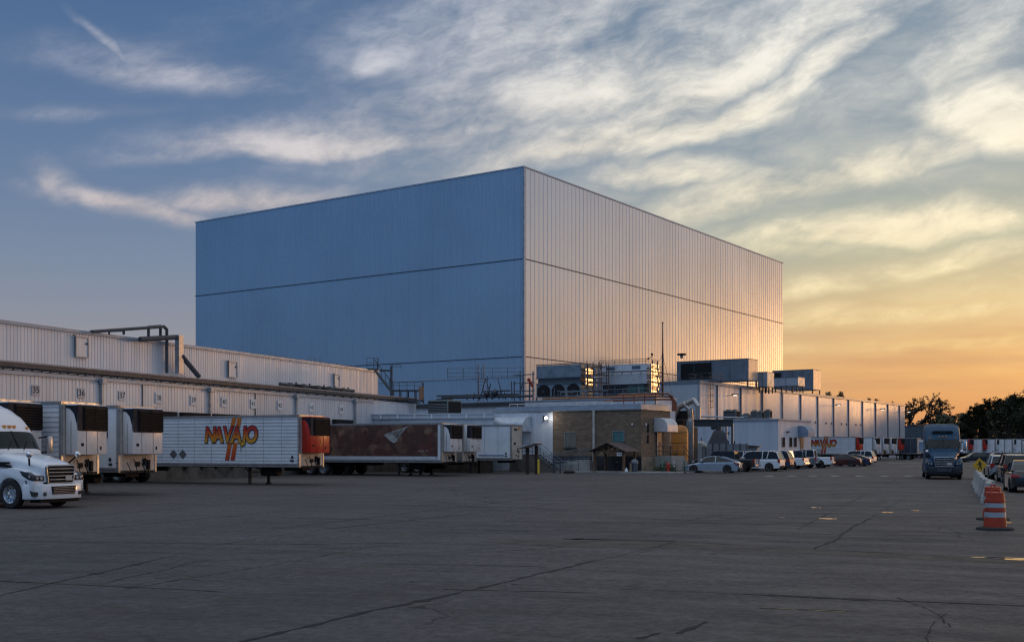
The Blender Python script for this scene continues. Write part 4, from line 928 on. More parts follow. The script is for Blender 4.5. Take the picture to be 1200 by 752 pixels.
mb = MB(); mb.tube([(-1.6,-.3,4.8),(-.6,-.3,6.6),(.1,-.3,6.9),(.7,-.3,6.3),(.8,-.3,5.2)], .30, 12); mb.tube([(.3,-.4,6.9),(1.2,-.4,7.3),(1.7,-.4,6.6),(1.7,-.4,5.3)], .28, 12); mb.tube([(-1.5,-.25,.3),(-1.5,-.25,5.2)], .13, 8); mb.build('duct_bend', SILVERPIPE, bl)
mb = MB()
for x in (-1.9,-.9,.1,1.0): mb.cyl((x,-.5,0),(x,-.5,5.2),.06,6)
for z in (1.4,2.8,4.2,5.2): mb.cyl((-1.9,-.5,z),(1.0,-.5,z),.05,6)
mb.build('frame', FRAME, bl)
X, Y = W(838, 128)
pbg = thing('pipe_bridge', 'dark elevated pipe bridge crossing to the hopper frame', 'pipe bridge', (X, Y, 0), -8)
mb = MB(); mb.box(-3.2, 2.0, 0, .9, 4.65, 5.35); mb.build('duct', mat('bridge_dark', (.055,.06,.065), .5, .3), pbg)
mb = MB()
for x in (-3.0,-2.5,1.9): mb.box(x-.09,x+.09,.1,.3,0,4.65)
mb.box(-3.2,2.0,-.12,-.02,5.35,5.45); mb.build('leg', DKGREY, pbg)
mb = MB(); mb.cyl((-4.6,-.1,5.9),(3.2,-.1,5.6),.09,8); mb.cyl((-2.2,-.3,2.1),(-1.2,-.3,2.4),.3,10); mb.build('pipe', STEEL, pbg)
vb = thing('valve_body', 'pale lumpy insulated valve beside the dark bridge leg', 'valve', (*W(822,125), 0), 0)
mb = MB(); mb.ball((0,0,2.55),.42); mb.ball((-.35,0,2.6),.35); mb.ball((.35,0,2.45),.3); mb.build('jacket', mat('valve_jacket', (.5,.48,.44), .6), vb)
mb = MB(); mb.cyl((0,0,0),(0,0,2.2),.12,8); mb.cyl((0,0,2.9),(0,0,3.3),.06,6); mb.build('stand', DKGREY, vb)
X, Y = W(845, 131)
hp = thing('hopper', 'grey sloped hopper with motor and pipes on top', 'hopper', (X, Y, 0), -8)
mb = MB()
def frust(mb, c, a, b, z0, z1, d=.8):
    mb._a([(c-a,-d,z0),(c+a,-d,z0),(c+a,d,z0),(c-a,d,z0),(c-b,-d*.6,z1),(c+b,-d*.6,z1),(c+b,d*.6,z1),(c-b,d*.6,z1)], [(0,3,2,1),(4,5,6,7),(0,1,5,4),(1,2,6,5),(2,3,7,6),(3,0,4,7)])
frust(mb, -.3, 1.25, .55, 2.6, 4.2); mb.box(-1.55,.95,-.8,.8,1.2,2.6); mb.build('bin', mat('hopper_grey', (.12,.12,.13), .5, .3), hp)
mb = MB(); mb.cyl((-.3,0,4.2),(-.3,0,5.0),.35,12); mb.cyl((-1.0,0,4.9),(.2,0,4.9),.22,10); mb.ball((-.9,0,4.6),.3); mb.build('motor', DKGREY, hp)
mb = MB(); mb.tube([(.6,0,2.2),(.6,0,5.0),(.9,0,5.3),(1.3,0,5.0),(1.3,0,2.2)], .12, 8); mb.tube([(.1,-.3,3.5),(.3,-.3,5.0),(.9,-.3,5.0)], .08, 8); mb.build('pipe', STEEL, hp)
mb = MB()
for x in (-1.4,.8,1.5): mb.box(x-.07,x+.07,-.7,-.55,0,3.0)
mb.build('leg', DKGREY, hp)
X, Y = W(874, 126)
sw = thing('screen_wall', 'low pale ribbed screen wall behind the sedan and the black pickup', 'wall', (X, Y, 0), -16)
mb = MB(); mb.ribwall((-6.0,0),(.2,0),0,2.65,.3,.05,.03); mb.box(-6.0,.2,.02,.15,0,2.65); mb.build('panel', mat('grey_screen', (.24,.26,.29), .6, .1), sw)
mb = MB()
for i in range(9): mb.box(-6.0+i*.76,-5.9+i*.76,-.08,0,0,2.75)
mb.build('post', DKGREY, sw)
ls = thing('low_shed', 'small pale shed with rippled roof edge beside the low annex', 'shed', (*W(871,130), 0), -16)
mb = MB(); mb.box(-.9,1.6,0,2.5,0,2.5); mb.build('wall', mat('pale_shed', (.55,.53,.50), .6, 0, .1, 2, dirt=.2), ls)
mb = MB(); mb.prism([(-1.1,2.5),(1.9,2.3),(1.9,2.42),(-1.1,2.66)], -.5, 2.6, 'xz'); mb.build('roof', DKGREY, ls)
wp = thing('white_cabinet', 'tall narrow white cabinet left of the grey screen wall', 'cabinet', (*W(817.5,124), 0), -10)
mb = MB(); mb.cbox(-.75,.45,0,.8,0,2.75,.03); mb.build('body', mat('cabinet_white', (.42,.43,.42), .5), wp); mb = MB(); mb.box(-.17,-.13,-.03,0,.1,2.6); mb.build('door_seam', DKGREY, wp)

# ------------------------------------------------------------ small yard things near the office
# timber pergola
X, Y = W(731, 97.6)
pg = thing('timber_shelter', 'small open timber gazebo with gable roof on four posts before the office', 'gazebo', (X, Y, 0), -TH_T)
WX, LY, EH, RH = 2.95, 2.0, 1.85, 2.62
for x in (-WX, 0):
    for y in (0, LY): mb = MB(); mb.box(x-.09, x+.09, y-.09, y+.09, 0, EH); mb.build('post', WOOD, pg)
mb = MB()
for y in (0, LY): mb.box(-WX-.2, .2, y-.06, y+.06, EH-.02, EH+.14)
for x in (-WX, 0): mb.box(x-.06, x+.06, -.25, LY+.25, EH+.005, EH+.13)
mb.build('beam', WOOD, pg)
xm = -WX/2; mb = MB()
for y in (-.06, LY+.06):
    mb = MB(); mb.box(xm-.06, xm+.06, y-.04, y+.04, EH-.35, RH-.05)
    for sg in (-1, 1): mb.cyl((xm+sg*.1, y, EH-.25), (xm+sg*.75, y, EH+.42), .055, 5)
    mb.build('truss', WOOD, pg)
for x in (-WX, 0):
    sg = 1 if x < -1 else -1; mb = MB(); mb.cyl((x, -.0, EH-.55), (x+sg*.5, -.0, EH), .05, 5); mb.build('knee_brace', WOOD, pg)
for sg in (-1, 1):
    mb = MB(); e = WX/2+.38; mb.prism([(xm, RH), (xm, RH+.07), (xm+sg*e, EH+.07), (xm+sg*e, EH-.0)], -.4, LY+.4, 'xz'); mb.build('roof_slope', mat('shingle_brown', (.13,.095,.09), .8, 0, .3, 6), pg)
mb = MB(); mb.cbox(-.62,-.12,-.14,-.1,EH-.36,EH-.06,.01); sg_ = mb.build('sign', PLATE, pg); mb = MB(); mb.box(-.55,-.35,-.147,-.141,EH-.25,EH-.17); mb.box(-.3,-.2,-.147,-.141,EH-.26,EH-.13); mb.build('sign_mark', INK, sg_)
t_ = thing('trash_can', 'grey domed trash can at the right post of the timber gazebo', 'trash can', (*W(743.5, 97.2), 0), 0)
mb = MB(); mb.lathe([(.01,0),(.26,0),(.30,.85),(.01,.85)], 18); mb.build('bin', mat('slate_bin', (.07,.085,.11), .5), t_, smooth=40)
mb = MB(); mb.lathe([(.33,.85),(.33,.95),(.28,1.1),(.15,1.2),(.01,1.22)], 18); mb.build('lid', mat('grey_lid', (.14,.16,.19), .4), t_, smooth=40)
t_ = thing('white_jug', 'small white jug standing under the timber gazebo', 'jug', (*W(734, 97), 0), 0)
mb = MB(); mb.lathe([(.01,0),(.13,0),(.14,.3),(.06,.42),(.05,.48),(.01,.48)], 12); mb.build('body', WHITE, t_, smooth=40)
t_ = thing('grill', 'thin black standing grill inside the timber gazebo', 'grill', (*W(722, 98.6), 0), 0)
mb = MB(); mb.cyl((0,0,0),(0,0,.75),.05); mb.cbox(-.22,.22,-.15,.15,.75,.92,.03); mb.build('body', BLACK, t_)
mb = MB(); mb.cyl((-.02,0,.92),(.2,0,1.0),.02); mb.build('handle', STEEL, t_)
t_ = thing('wooden_post', 'short bare wooden post beside the trash can', 'post', (*W(739, 97), 0), 0); mb = MB(); mb.box(-.08,.08,-.08,.08,0,.88); mb.build('post', mat('raw_wood', (.25,.19,.12), .8), t_); mb = MB(); mb.box(-.1,.1,-.1,.1,.88,.93); mb.build('cap', WOOD, t_)
for px, lab in ((752, 'small broken wood pallet scrap lying near the office corner'), (757, 'pale board scrap on the kerb by the office corner')):
    t_ = thing('board_scrap', lab, 'scrap', (*W(px, 97.3), .0), 20+px); mb = MB(); mb.cbox(-.5,.5,-.12,.12,0,.07,.01); mb.build('board', mat('scrap_wood', (.30,.23,.17), .8), t_); mb = MB(); mb.cbox(-.4,-.3,-.3,.3,.07,.12,.01); mb.build('slat', WOOD, t_)
# delineator posts, hydrant, shrubs
for px, z, lab, cc_ in ((776.5, 96.3, 'slim delineator post with green and white sleeve left of the red hydrant', (.1,.32,.22)), (790, 97, 'slim white-topped delineator post right of the red hydrant', (.55,.56,.55)), (802, 97.2, 'slim dark delineator post just ahead of the silver sedan', (.12,.15,.14))):
    t_ = thing('delineator_post', lab, 'marker post', (*W(px, z), 0), 0, 'marker posts at the planting bed')
    mb = MB(); mb.cyl((0,0,.08),(0,0,1.1),.045,8); mb.build('post', mat('dark_green_post', (.02,.07,.05), .5), t_)
    mb = MB(); mb.cyl((0,0,.55),(0,0,.72),.06,8); mb.cyl((0,0,.8),(0,0,1.08),.06,8); mb.build('sleeve', mat('sleeve_%d' % px, cc_, .4), t_)
    mb = MB(); mb.cyl((0,0,0),(0,0,.08),.22,12,.16); mb.build('base', RUBBER, t_)
t_ = thing('fire_hydrant', 'small red fire hydrant between the marker posts', 'hydrant', (*W(783, 97.8), .15), 0)
mb = MB(); mb.lathe([(.01,0),(.16,0),(.16,.06),(.10,.08),(.11,.55),(.15,.58),(.13,.68),(.05,.78),(.01,.8)], 14); mb.build('barrel', mat('hydrant_red', (.45,.03,.02), .5), t_, smooth=40)
mb = MB(); mb.cyl((-.2,0,.42),(.2,0,.42),.06); mb.cyl((0,-.2,.4),(0,0,.4),.07); mb.build('outlet', mat('hydrant_red', (.45,.03,.02)), t_)
LEAFD = mat('shrub_leaf', (.035,.06,.02), .6, 0, .4, 3)
def shrub(px, z, r, h, n_, lab, seed):
    X, Y = W(px, z); t_ = thing('shrub', lab, 'shrub', (X, Y, .15), 0, 'plants in the bed by the steps'); rr = random.Random(seed); mb = MB()
    for i in range(n_):
        a = rr.uniform(0, 6.28); q = rr.random()**.5*r; zz = rr.uniform(.1, 1)*h*(1-.4*q/r); c = Vector((q*math.cos(a), q*math.sin(a), zz))
        u = Vector((rr.uniform(-1,1), rr.uniform(-1,1), rr.uniform(-.3,1))).normalized(); v = u.orthogonal().normalized(); s_ = rr.uniform(.05,.10)
        mb._a([c-v*s_*.4, c+u*s_, c+v*s_*.4, c-u*s_*.8], [(0,1,2,3)])
    mb.build('foliage', LEAFD, t_); mb = MB()
    for i in range(6): a = i*1.05; mb.cyl((0,0,0),(r*.5*math.cos(a), r*.5*math.sin(a), h*.6), .018, 4, .008)
    mb.build('stem', WOOD, t_)
shrub(780, 99.5, .5, 1.0, 420, 'leafy green shrub left of the entry steps', 1); shrub(787, 98.8, .4, .75, 300, 'low bushy plant behind the red hydrant', 2); shrub(771.5, 99.5, .45, .5, 260, 'lowest weedy clump at the office side wall', 3); shrub(806, 101.5, .5, .6, 260, 'weedy clump in front of the silver sedan hood', 5)
# small shelter by the ramp
X, Y = W(618, 94)
sh = thing('walkway_canopy', 'small sloped white canopy on two dark posts beside the short trailer', 'canopy', (X, Y, 0), -TH_T)
for x, y in ((0,0),(.75,.25),):
    mb = MB(); mb.box(x-.12, x+.12, y-.1, y+.1, 0, 2.2+x*.25); mb.build('post', mat('dark_timber_post', (.04,.025,.02), .7), sh)
mb = MB(); mb.prism([(-.75,2.12),(-.75,2.2),(1.05,2.66),(1.05,2.58)], -.5, .9, 'xz'); mb.build('roof', mat('white_sheet_roof', (.62,.64,.67), .4, .2), sh)
t_ = thing('bollard', 'yellow steel bollard at the foot of the small sloped canopy', 'bollard', (*W(631, 93.6), 0), 0)
mb = MB(); mb.lathe([(.01,0),(.085,0),(.085,1.15),(.06,1.22),(.01,1.25)], 14); mb.build('post', YELLOW, t_, smooth=40)
mb = MB(); mb.lathe([(.12,0),(.12,.02),(.085,.02)], 14); mb.build('base', DKGREY, t_)
# ramp
X, Y = W(690, 100.5)
rm = thing('access_ramp', 'pale concrete access ramp with grey picket railings left of the gazebo', 'ramp', (X, Y, 0), -TH_T)
mb = MB(); mb.prism([(-5.3,0),(0,0),(0,1.15),(-1.4,1.1),(-5.3,.35)], .15, .35, 'xz'); mb.prism([(-5.3,0),(0,0),(0,1.05),(-1.4,1.0),(-5.3,.25)], .35, 1.5, 'xz'); mb.build('slab', CONC, rm)
mb = MB(); PZ = lambda x: 1.15 if x > -1.4 else 1.12+(x+1.4)*.19
for i in range(38): x = -5.3+i*.143; mb.cyl((x,.25,PZ(x)),(x,.25,PZ(x)+.95),.016,4)
for dz_ in (.12,.95): mb.tube([(-5.3,.25,PZ(-5.3)+dz_),(-1.4,.25,PZ(-1.4)+dz_),(0,.25,1.15+dz_)], .028, 6)
mb.build('picket_railing', BLUSTEEL, rm)
stt = thing('dock_stair', 'grey metal stair and sloping railings rising to the white wing behind the canopy', 'stair', (*W(640, 101), 0), -TH_T)
mb = MB()
for i in range(8): mb.box(-1.6+i*.3, -1.3+i*.3, 0, 1.3, 0, 1.6-i*.2)
mb.box(-4.0,-1.6,0,1.3,0,1.6); mb.build('step', DKCONC, stt)
for y in (0, 1.3):
    mb = MB()
    for dz_ in (.3,.65,1.0): mb.tube([(-4.0,y,1.6+dz_),(-1.5,y,1.6+dz_),(.9,y,.0+dz_),(2.6,y,.0+dz_)], .03, 6)
    for x, z in ((-4,1.6),(-2.7,1.6),(-1.5,1.6),(-.3,.8),(.9,0),(2.6,0)): mb.cyl((x,y,z),(x,y,z+1.0),.035,6)
    mb.build('railing', BLUSTEEL, stt)
for px in (649, 656.5):
    t_ = thing('steel_post', 'dark round post %s of the pair by the ramp foot' % ('left' if px < 650 else 'right'), 'post', (*W(px, 97), 0), 0, 'posts by the ramp foot')
    mb = MB(); mb.cyl((0,0,0),(0,0,1.2),.07,10); mb.build('post', mat('dark_blue_post', (.05,.07,.10), .5), t_)
    mb = MB(); mb.ball((0,0,1.2),.075,10,6); mb.build('cap', DKGREY, t_)
t_ = thing('black_sack', 'crumpled black bag lying at the foot of the ramp', 'bag', (*W(666, 97.2), 0), 10)
mb = MB(); mb.ball((0,0,.12),.45,14,8,.35); mb.ball((.35,.05,.10),.3,12,7,.4); mb.build('bag', mat('black_sack_cloth', (.02,.02,.02), .7, bump=1.0, bscale=6), t_, smooth=60)
# ------------------------------------------------------------ wheels
def wheel(par, x, y, r, wd, side, rimmat=None, hub=True, seg=24, rimk=.62):
    """tyre as a part, rim as its sub-part; side -1: outer face towards -y"""
    mb = MB(); o, i = y+side*wd/2, y-side*wd/2
    mb.lathe([(r*rimk, i), (r*.93, i), (r, i+side*wd*.18), (r, o-side*wd*.18), (r*.93, o), (r*rimk, o), (r*rimk, i)], seg, 'y', (x, 0, r))
    t = mb.build('wheel', RUBBER, par, smooth=35)
    mb = MB(); mb.lathe([(.01, o-side*wd*.35), (r*.2, o-side*wd*.35), (r*.24, o-side*wd*.10), (r*.30, o-side*wd*.12), (r*.36, o-side*wd*.42), (r*.54, o-side*wd*.36), (r*rimk*.97, o-side*wd*.02), (r*rimk*1.02, o-side*wd*.0), (r*rimk*1.0, i)], seg, 'y', (x, 0, r))
    rm_ = mb.build('rim', rimmat or CHROME, t, smooth=35)
    if hub:
        mb = MB()
        for k in range(10):
            a = 2*math.pi*k/10; cx, cz = x+r*.46*math.cos(a), r+r*.46*math.sin(a); mb.cyl((cx, o-side*wd*.42, cz), (cx, o-side*wd*.36, cz), r*.055, 8)
        mb.build('hand_hole', BLACK, t)
    return t

# ------------------------------------------------------------ refrigerated trailers
SIDEW = mat('trailer_white', (.77,.81,.86), .35, .1, .06, .7, dirt=.07)
ALU = mat('trailer_aluminium', (.40,.41,.42), .35, .6, .12, 1.5, dirt=.2)
UNDER = mat('undercarriage_black', (.02,.018,.017), .8, 0, .3, 3)
REDU = mat('reefer_red', (.55,.03,.015), .32, 0, .06, 1.5, dirt=.05)
WHU = mat('reefer_white', (.76,.76,.77), .3, 0, .06, 1.2, dirt=.08)
NOSE = mat('trailer_nose_cream', (.58,.53,.46), .5, 0, .15, 2.5, dirt=.5)
SWIRL = mat('dark_unit_moulding', (.018,.022,.035), .65, 0, .1, 2, spec=.2)
TW = 1.3
def trailer(corner, phi, L, label, unit='white', ribs=False, legx=-3.9, group='trailers backed to the docks', side=None, top=4.11, bot=1.12, variant=0, cat='trailer', name='refrigerated_trailer'):
    c, s = math.cos(R(phi)), math.sin(R(phi))
    loc = (corner[0]+s*TW, corner[1]+c*TW, 0)
    t = thing(name, label, cat, loc, -phi, group)
    mb = MB(); mb.box(-L, -.02, -TW+.03, TW-.03, bot+.05, top-.04); bx_ = mb.build('box', side or SIDEW, t)
    mb = MB()
    for sy in (-1, 1):
        if ribs:                           # horizontally beaded side sheets
            n_ = 13; z0, z1 = bot+.2, top-.14
            for i in range(n_): z = z0+(z1-z0)*(i+.5)/n_; mb.box(-L+.1, -.1, sy*(TW-.032), sy*(TW-.012), z-.012, z+.012)
            for i in range(1, int(L/1.25)): mb.box(-i*1.25-.01, -i*1.25+.01, sy*(TW-.031), sy*(TW-.02), bot+.2, top-.14)
        else:
            for i in range(1, int(L/1.22)): mb.box(-i*1.22-.012, -i*1.22+.012, sy*(TW-.031), sy*(TW-.018), bot+.2, top-.14)
    mb.build('side_seam', mat('side_seam_grey', (.42,.45,.50), .4, .2), bx_)
    mb = MB()
    for sy in (-1, 1):
        mb.box(-L, .0, sy*(TW-.04), sy*(TW+.005), top-.13, top); mb.box(-L, .0, sy*(TW-.04), sy*(TW+.015), bot-.06, bot+.16)
        mb.box(-.10, .02, sy*(TW-.12), sy*(TW+.01), bot-.06, top)
    mb.box(-.05, .02, -TW, TW, top-.12, top-.002); mb.build('frame_rail', ALU, t)
    mb = MB(); 
    mb.box(-L+.2, -.2, -TW-.022, -TW-.016, bot+.02, bot+.07)
    mb.build('reflective_tape', mat('tape_dark_red', (.12,.10,.12), .5), t)
    mb = MB(); mb.box(-.019, .0, -TW+.12, TW-.12, bot, top-.12); mb.build('nose_panel', NOSE, t)
    mb = MB(); mb.box(-L, .0, -TW+.03, TW-.03, bot-.10, bot+.03); mb.box(-L+.3, -L+5.0, -.55, -.40, .75, bot-.1); mb.box(-L+.3, -L+5.0, .40, .55, .75, bot-.1); mb.box(-1.6, -.3, -.45, .45, bot-.28, bot-.1); mb.build('underframe', UNDER, t)
    for sy in (-1, 1):
        mb = MB(); mb.box(legx-.07, legx+.07, sy*.95-.07, sy*.95+.07, .06, bot-.1); mb.box(legx-.15, legx+.15, sy*.95-.12, sy*.95+.12, 0, .06); mb.cyl((legx, sy*.95, .7), (legx-.7, sy*.4, bot-.1), .03, 5); mb.build('landing_leg', UNDER, t)
    mb = MB(); mb.cyl((legx, -.95, .75), (legx, .95, .75), .03, 5); mb.build('landing_crossbar', UNDER, t)
    for xx in (-L+1.3, -L+2.55):
        for sy in (-1, 1): wheel(t, xx, sy*1.02, .50, .50, sy, STEEL, False, 18)
        mb = MB(); mb.cyl((xx, -.9, .5), (xx, .9, .5), .09, 8); mb.build('axle', UNDER, t)
    if unit:
        P = {'white': WHU, 'red': REDU}.get(unit, WHU); pf = 'reefer_unit'
        mb = MB(); mb.cbox(.02, .60, -1.04, 1.04, 1.88, top-.10, .06); u = mb.build(pf, P, t, smooth=40)
        gw0, gw1 = (-.98, 1.0) if variant == 0 else (-.95, .95)
        mb = MB()
        if variant == 0:     # dark moulding sweeping from the side panel over the grille
            mb.prism([(-1.03, top-.14), (-1.0, 2.9), (gw0, 2.9), (gw0, top-.14)], .595, .615, 'yz')
            mb.prism([(.04, top-.16), (.60, top-.16), (.60, 2.9), (.56, 3.2), (.44, 3.6), (.25, 3.80), (.04, 3.86)], -1.055, -1.035, 'xz')
            mb.box(.595, .612, gw0, gw1, 2.9, top-.14)
        else:
            mb.cbox(.30, .63, -1.06, 1.06, 2.95, top-.12, .04)
        mb.build('dark_moulding', SWIRL, u)
        mb = MB(); n_ = 9
        for i in range(n_): z = 2.98+(top-.30-2.98)*i/(n_-1); mb.prism([(.63 if variant else .612, z), (.69, z-.02), (.69, z+.03), (.63 if variant else .612, z+.06)], max(gw0+.06,-.62), gw1-.02, 'xz')
        for yy in (-.63, .18, gw1-.03): mb.box(.61, .665, yy-.02, yy+.02, 2.92, top-.2)
        mb.build('grille', mat('grille_dark_brown', (.022,.017,.016), .75, 0, .1, 3, spec=.2), u)
        mb = MB(); mb.box(.601, .607, -.44, -.42, 1.93, 2.9); mb.box(.601, .607, .34, .36, 1.93, 2.9); mb.box(.601, .607, -.95, .95, 2.885, 2.9); mb.box(.28,.30,-1.047,-1.041,1.93,3.3); mb.build('door_seam', BLACK, u)
        mb = MB(); mb.box(.60, .612, -.80, -.62, 2.25, 2.38); mb.build('latch', BLACK, u); mb = MB(); mb.box(.60, .612, .52, .62, 2.1, 2.25); mb.build('latch', BLACK, u)
        for y, z in ((-.75,.35),(-.3,.5),(.25,.3),(.5,.55)): mb = MB(); mb.tube([(.03,y,bot+.05+z),(.12,y,bot+z-.12),(.1,y+.15,bot+.02),(.04,y+.2,bot-.12)], .022, 5); mb.build('air_hose', BLACK, t)
        for a_ in ((.0,.06,-.15,.1,bot+.2,bot+.42),(.0,.05,.35,.5,bot+.25,bot+.55),(0,.12,.6,.75,bot+.05,bot+.5)): mb = MB(); mb.box(*a_); mb.build('control_box', BLACK, t)
        mb = MB(); mb.cyl((-1.9,-.5,.78),(-3.1,-.5,.78),.26,14); mb.build('fuel_tank', UNDER, t)
    mb = MB(); mb.box(-.12,-.02,-TW-.012,-TW-.003,bot+.35,bot+.39); mb.box(-.55,-.42,-TW-.002,-TW+.03,bot+.45,bot+.6); mb.box(-.55,-.38,-TW-.002,-TW+.03,bot+.25,bot+.36); mb.build('side_decal', INK, t)
    for x in (-.12, -L+.12): mb = MB(); mb.box(x-.05, x+.05, -TW-.02, -TW, top-.10, top-.05); mb.build('marker_lamp', AMBER, t)
    return t
SLOT = (1.345, 3.39)
Lf = 16.1
tr1 = trailer((-20.42, 44.0), 14, Lf, 'refrigerated trailer at the left picture edge, only its dark grille showing behind the white tractor', 'white')
tr2 = trailer(W(71.5, 46.6), 14, Lf, 'white refrigerated trailer with full-height brown grille, directly behind the white tractor hood', 'white', ribs=True)
tr3 = trailer(W(138.5, 51), TH_D, Lf, 'white refrigerated trailer with framed letter logo on its side', 'white')
def side_text(s_, size, x, z, m, par, nm, y=-TW-.006, **k): return text(s_, size, m, par, nm, face_mx((x, y, z), -90), **k)
NAVY = mat('logo_navy', (.02,.03,.09), .5)
# framed logo on trailer three (columns 115-128)
mb = MB(); x1, x0, z0, z1 = -.62, -2.7, 2.62, 3.72; f = .10
for a, b_, c_, d_ in ((x0,x1,z1-f,z1),(x0,x1,z0,z0+f),(x1-f,x1,z0+f,z1-f),(x0,x0+f,z0+f,z1-f)): mb.box(a, b_, -TW-.004, -TW+.03, c_, d_)
lg = mb.build('logo_frame', NAVY, tr3)
side_text('G', .62, x1-.40, 3.37, mat('logo_maroon', (.22,.02,.03), .5), lg, 'logo_letter', offset=.012); side_text('I', .62, x1-.72, 3.37, NAVY, lg, 'logo_letter', offset=.012); side_text('ES', .5, x1-.52, 2.93, NAVY, lg, 'logo_letter', offset=.012)

tr4 = trailer(W(350.5, 65.2), TH_D+1.5, Lf, 'white refrigerated trailer with red unit and orange NAVAJO lettering across its side', 'red', ribs=True, legx=-3.7)
def nav_mat():
    m = bpy.data.materials.new('red_to_gold_lettering'); m.use_nodes = True; n = NT(m.node_tree); b = m.node_tree.nodes['Principled BSDF']
    sp = n.node('ShaderNodeSeparateXYZ'); n.link(n.node('ShaderNodeTexCoord').outputs['Object'], sp.inputs[0])
    c = n.ramp(n.sstep(sp.outputs[2], 2.35, 3.25, 0, 1, 'LINEAR'), [(0,(.62,.36,.02)),(.45,(.60,.22,.02)),(1,(.45,.03,.02))]); n.put(b.inputs['Base Color'], c); b.inputs['Roughness'].default_value = .45; return m
NAVM = nav_mat()
def stripe_mat():
    m = bpy.data.materials.new('orange_to_red_stripe'); m.use_nodes = True; n = NT(m.node_tree); b = m.node_tree.nodes['Principled BSDF']
    sp = n.node('ShaderNodeSeparateXYZ'); n.link(n.node('ShaderNodeTexCoord').outputs['Object'], sp.inputs[0])
    n.put(b.inputs['Base Color'], n.ramp(n.sstep(sp.outputs[2], 1.3, 4.0, 0, 1, 'LINEAR'), [(0,(.34,.02,.02)),(.45,(.60,.14,.02)),(1,(.55,.17,.02))])); b.inputs['Roughness'].default_value = .45; return m
STRM = stripe_mat()
def navajo(tr, xc, zc, k=1.0, mirror=False, withband=True):
    if withband:
        mb = MB(); 
        for dx_ in (0, .42*k):
            mb = MB()
            def par(z): return xc+.0*k+dx_+(z-zc)*.20
            w_ = .30*k
            for za, zb in ((zc+.47*k, zc+1.12*k), (zc-1.55*k, zc-.42*k)):
                mb = MB(); mb.prism([(par(za), za), (par(za)+w_, za), (par(zb)+w_, zb), (par(zb), zb)], -TW-.004, -TW+.034, 'xz')
                mb.build('stripe', STRM, tr)
    grp_ = None
    L_ = [('N',-1.62,1.0),('A',-.98,.98),('V',-.28,1.02),('A',.38,1.05),('J',1.0,.92),('O',1.52,1.05)]
    for i, (ch, dx_, sc) in enumerate(L_):
        z = zc+(.0 if ch != 'J' else .05)*k
        o1 = side_text(ch, 1.34*sc*k, xc+(dx_+.15)*k, z, INK, tr, 'letter_outline', y=-TW-.012, offset=.10*k, shear=.12, depth=.003, sx=.80)
        side_text(ch, 1.34*sc*k, xc+(dx_+.15)*k, z, NAVM, o1, 'letter', y=-TW-.020, offset=.05*k, shear=.12, depth=.003, sx=.80)
navajo(tr4, -4.95, 2.92, .95)
mb = MB()
for x in (-9.1, -8.4): mb.prism([(x-.28,1.8),(x,1.52),(x+.28,1.8),(x,2.08)], -TW-.006, -TW+.034, 'xz')
mb.build('placard', mat('placard_grey', (.10,.10,.11), .5), tr4)
side_text('1', .5, -4.1, 2.1, INK, tr4, 'side_mark', sx=.5)
us = text('F', .55, mat('gold_script', (.75,.36,.04), .4), tr4, 'unit_script', face_mx((.615, .05, 2.4), 0), shear=.3, sx=.7)
side_text('41', .22, -.55, 1.45, INK, tr4, 'unit_number')

# brown mural trailer
def mural_mat():
    m = bpy.data.materials.new('brown_food_mural'); m.use_nodes = True; n = NT(m.node_tree); b = m.node_tree.nodes['Principled BSDF']
    o = n.node('ShaderNodeTexCoord').outputs['Object']; mp = n.node('ShaderNodeMapping'); n.link(o, mp.inputs[0]); mp.inputs['Scale'].default_value = (1,1,1.5)
    v = n.node('ShaderNodeTexVoronoi'); v.inputs['Scale'].default_value = 1.5; v.inputs['Randomness'].default_value = 1; n.link(mp.outputs[0], v.inputs['Vector'])
    c = n.mix(n.noise(o, 2.6, 8, .75), (.03,.02,.02), (.17,.075,.055)); 
    c = n.mix(n.mul(n.sstep(v.outputs['Distance'], .30, -.25), n.sstep(n.noise(o, .8, 3, .5), .5, .66)), c, (.62,.38,.24))
    c = n.mix(n.sstep(n.noise(o, 1.6, 5, .7), .54, .66), c, (.16,.03,.025)); c = n.mix(n.sstep(n.noise(o, 3, 6, .8), .50, .66), c, (.03,.028,.025))
    wv_n = n.node('ShaderNodeVectorMath', operation='MULTIPLY_ADD'); wq = n.node('ShaderNodeTexNoise'); n.link(o, wq.inputs['Vector']); wq.inputs['Scale'].default_value = 1.6; wq.inputs['Detail'].default_value = 6
    n.link(wq.outputs['Color'], wv_n.inputs[0]); wv_n.inputs[1].default_value = (.9,.9,.9); n.link(o, wv_n.inputs[2])
    v2 = n.node('ShaderNodeTexVoronoi'); v2.inputs['Scale'].default_value = 1.9; n.link(wv_n.outputs[0], v2.inputs['Vector'])
    s2 = n.node('ShaderNodeSeparateColor'); n.link(v2.outputs['Color'], s2.inputs[0])
    pat = n.ramp(s2.outputs[0], [(.0,(.02,.015,.015)),(.35,(.12,.045,.035)),(.6,(.05,.03,.025)),(.8,(.22,.13,.09)),(1.0,(.38,.24,.16))])
    c = n.mix(n.sstep(n.noise(o, .5, 3, .5), .35, .6, .10, .50), c, pat)
    n.put(b.inputs['Base Color'], c); b.inputs['Roughness'].default_value = .35; return m
tr5 = trailer(W(517.5, 85.6), TH_D+2, 13.2, 'long trailer with dark brown pictorial side panel and white sail-like sweep', 'white')
mb = MB(); mb.box(-13.0, -.35, -TW-.012, -TW+.034, 1.55, 3.96); mu = mb.build('mural_panel', mural_mat(), tr5)
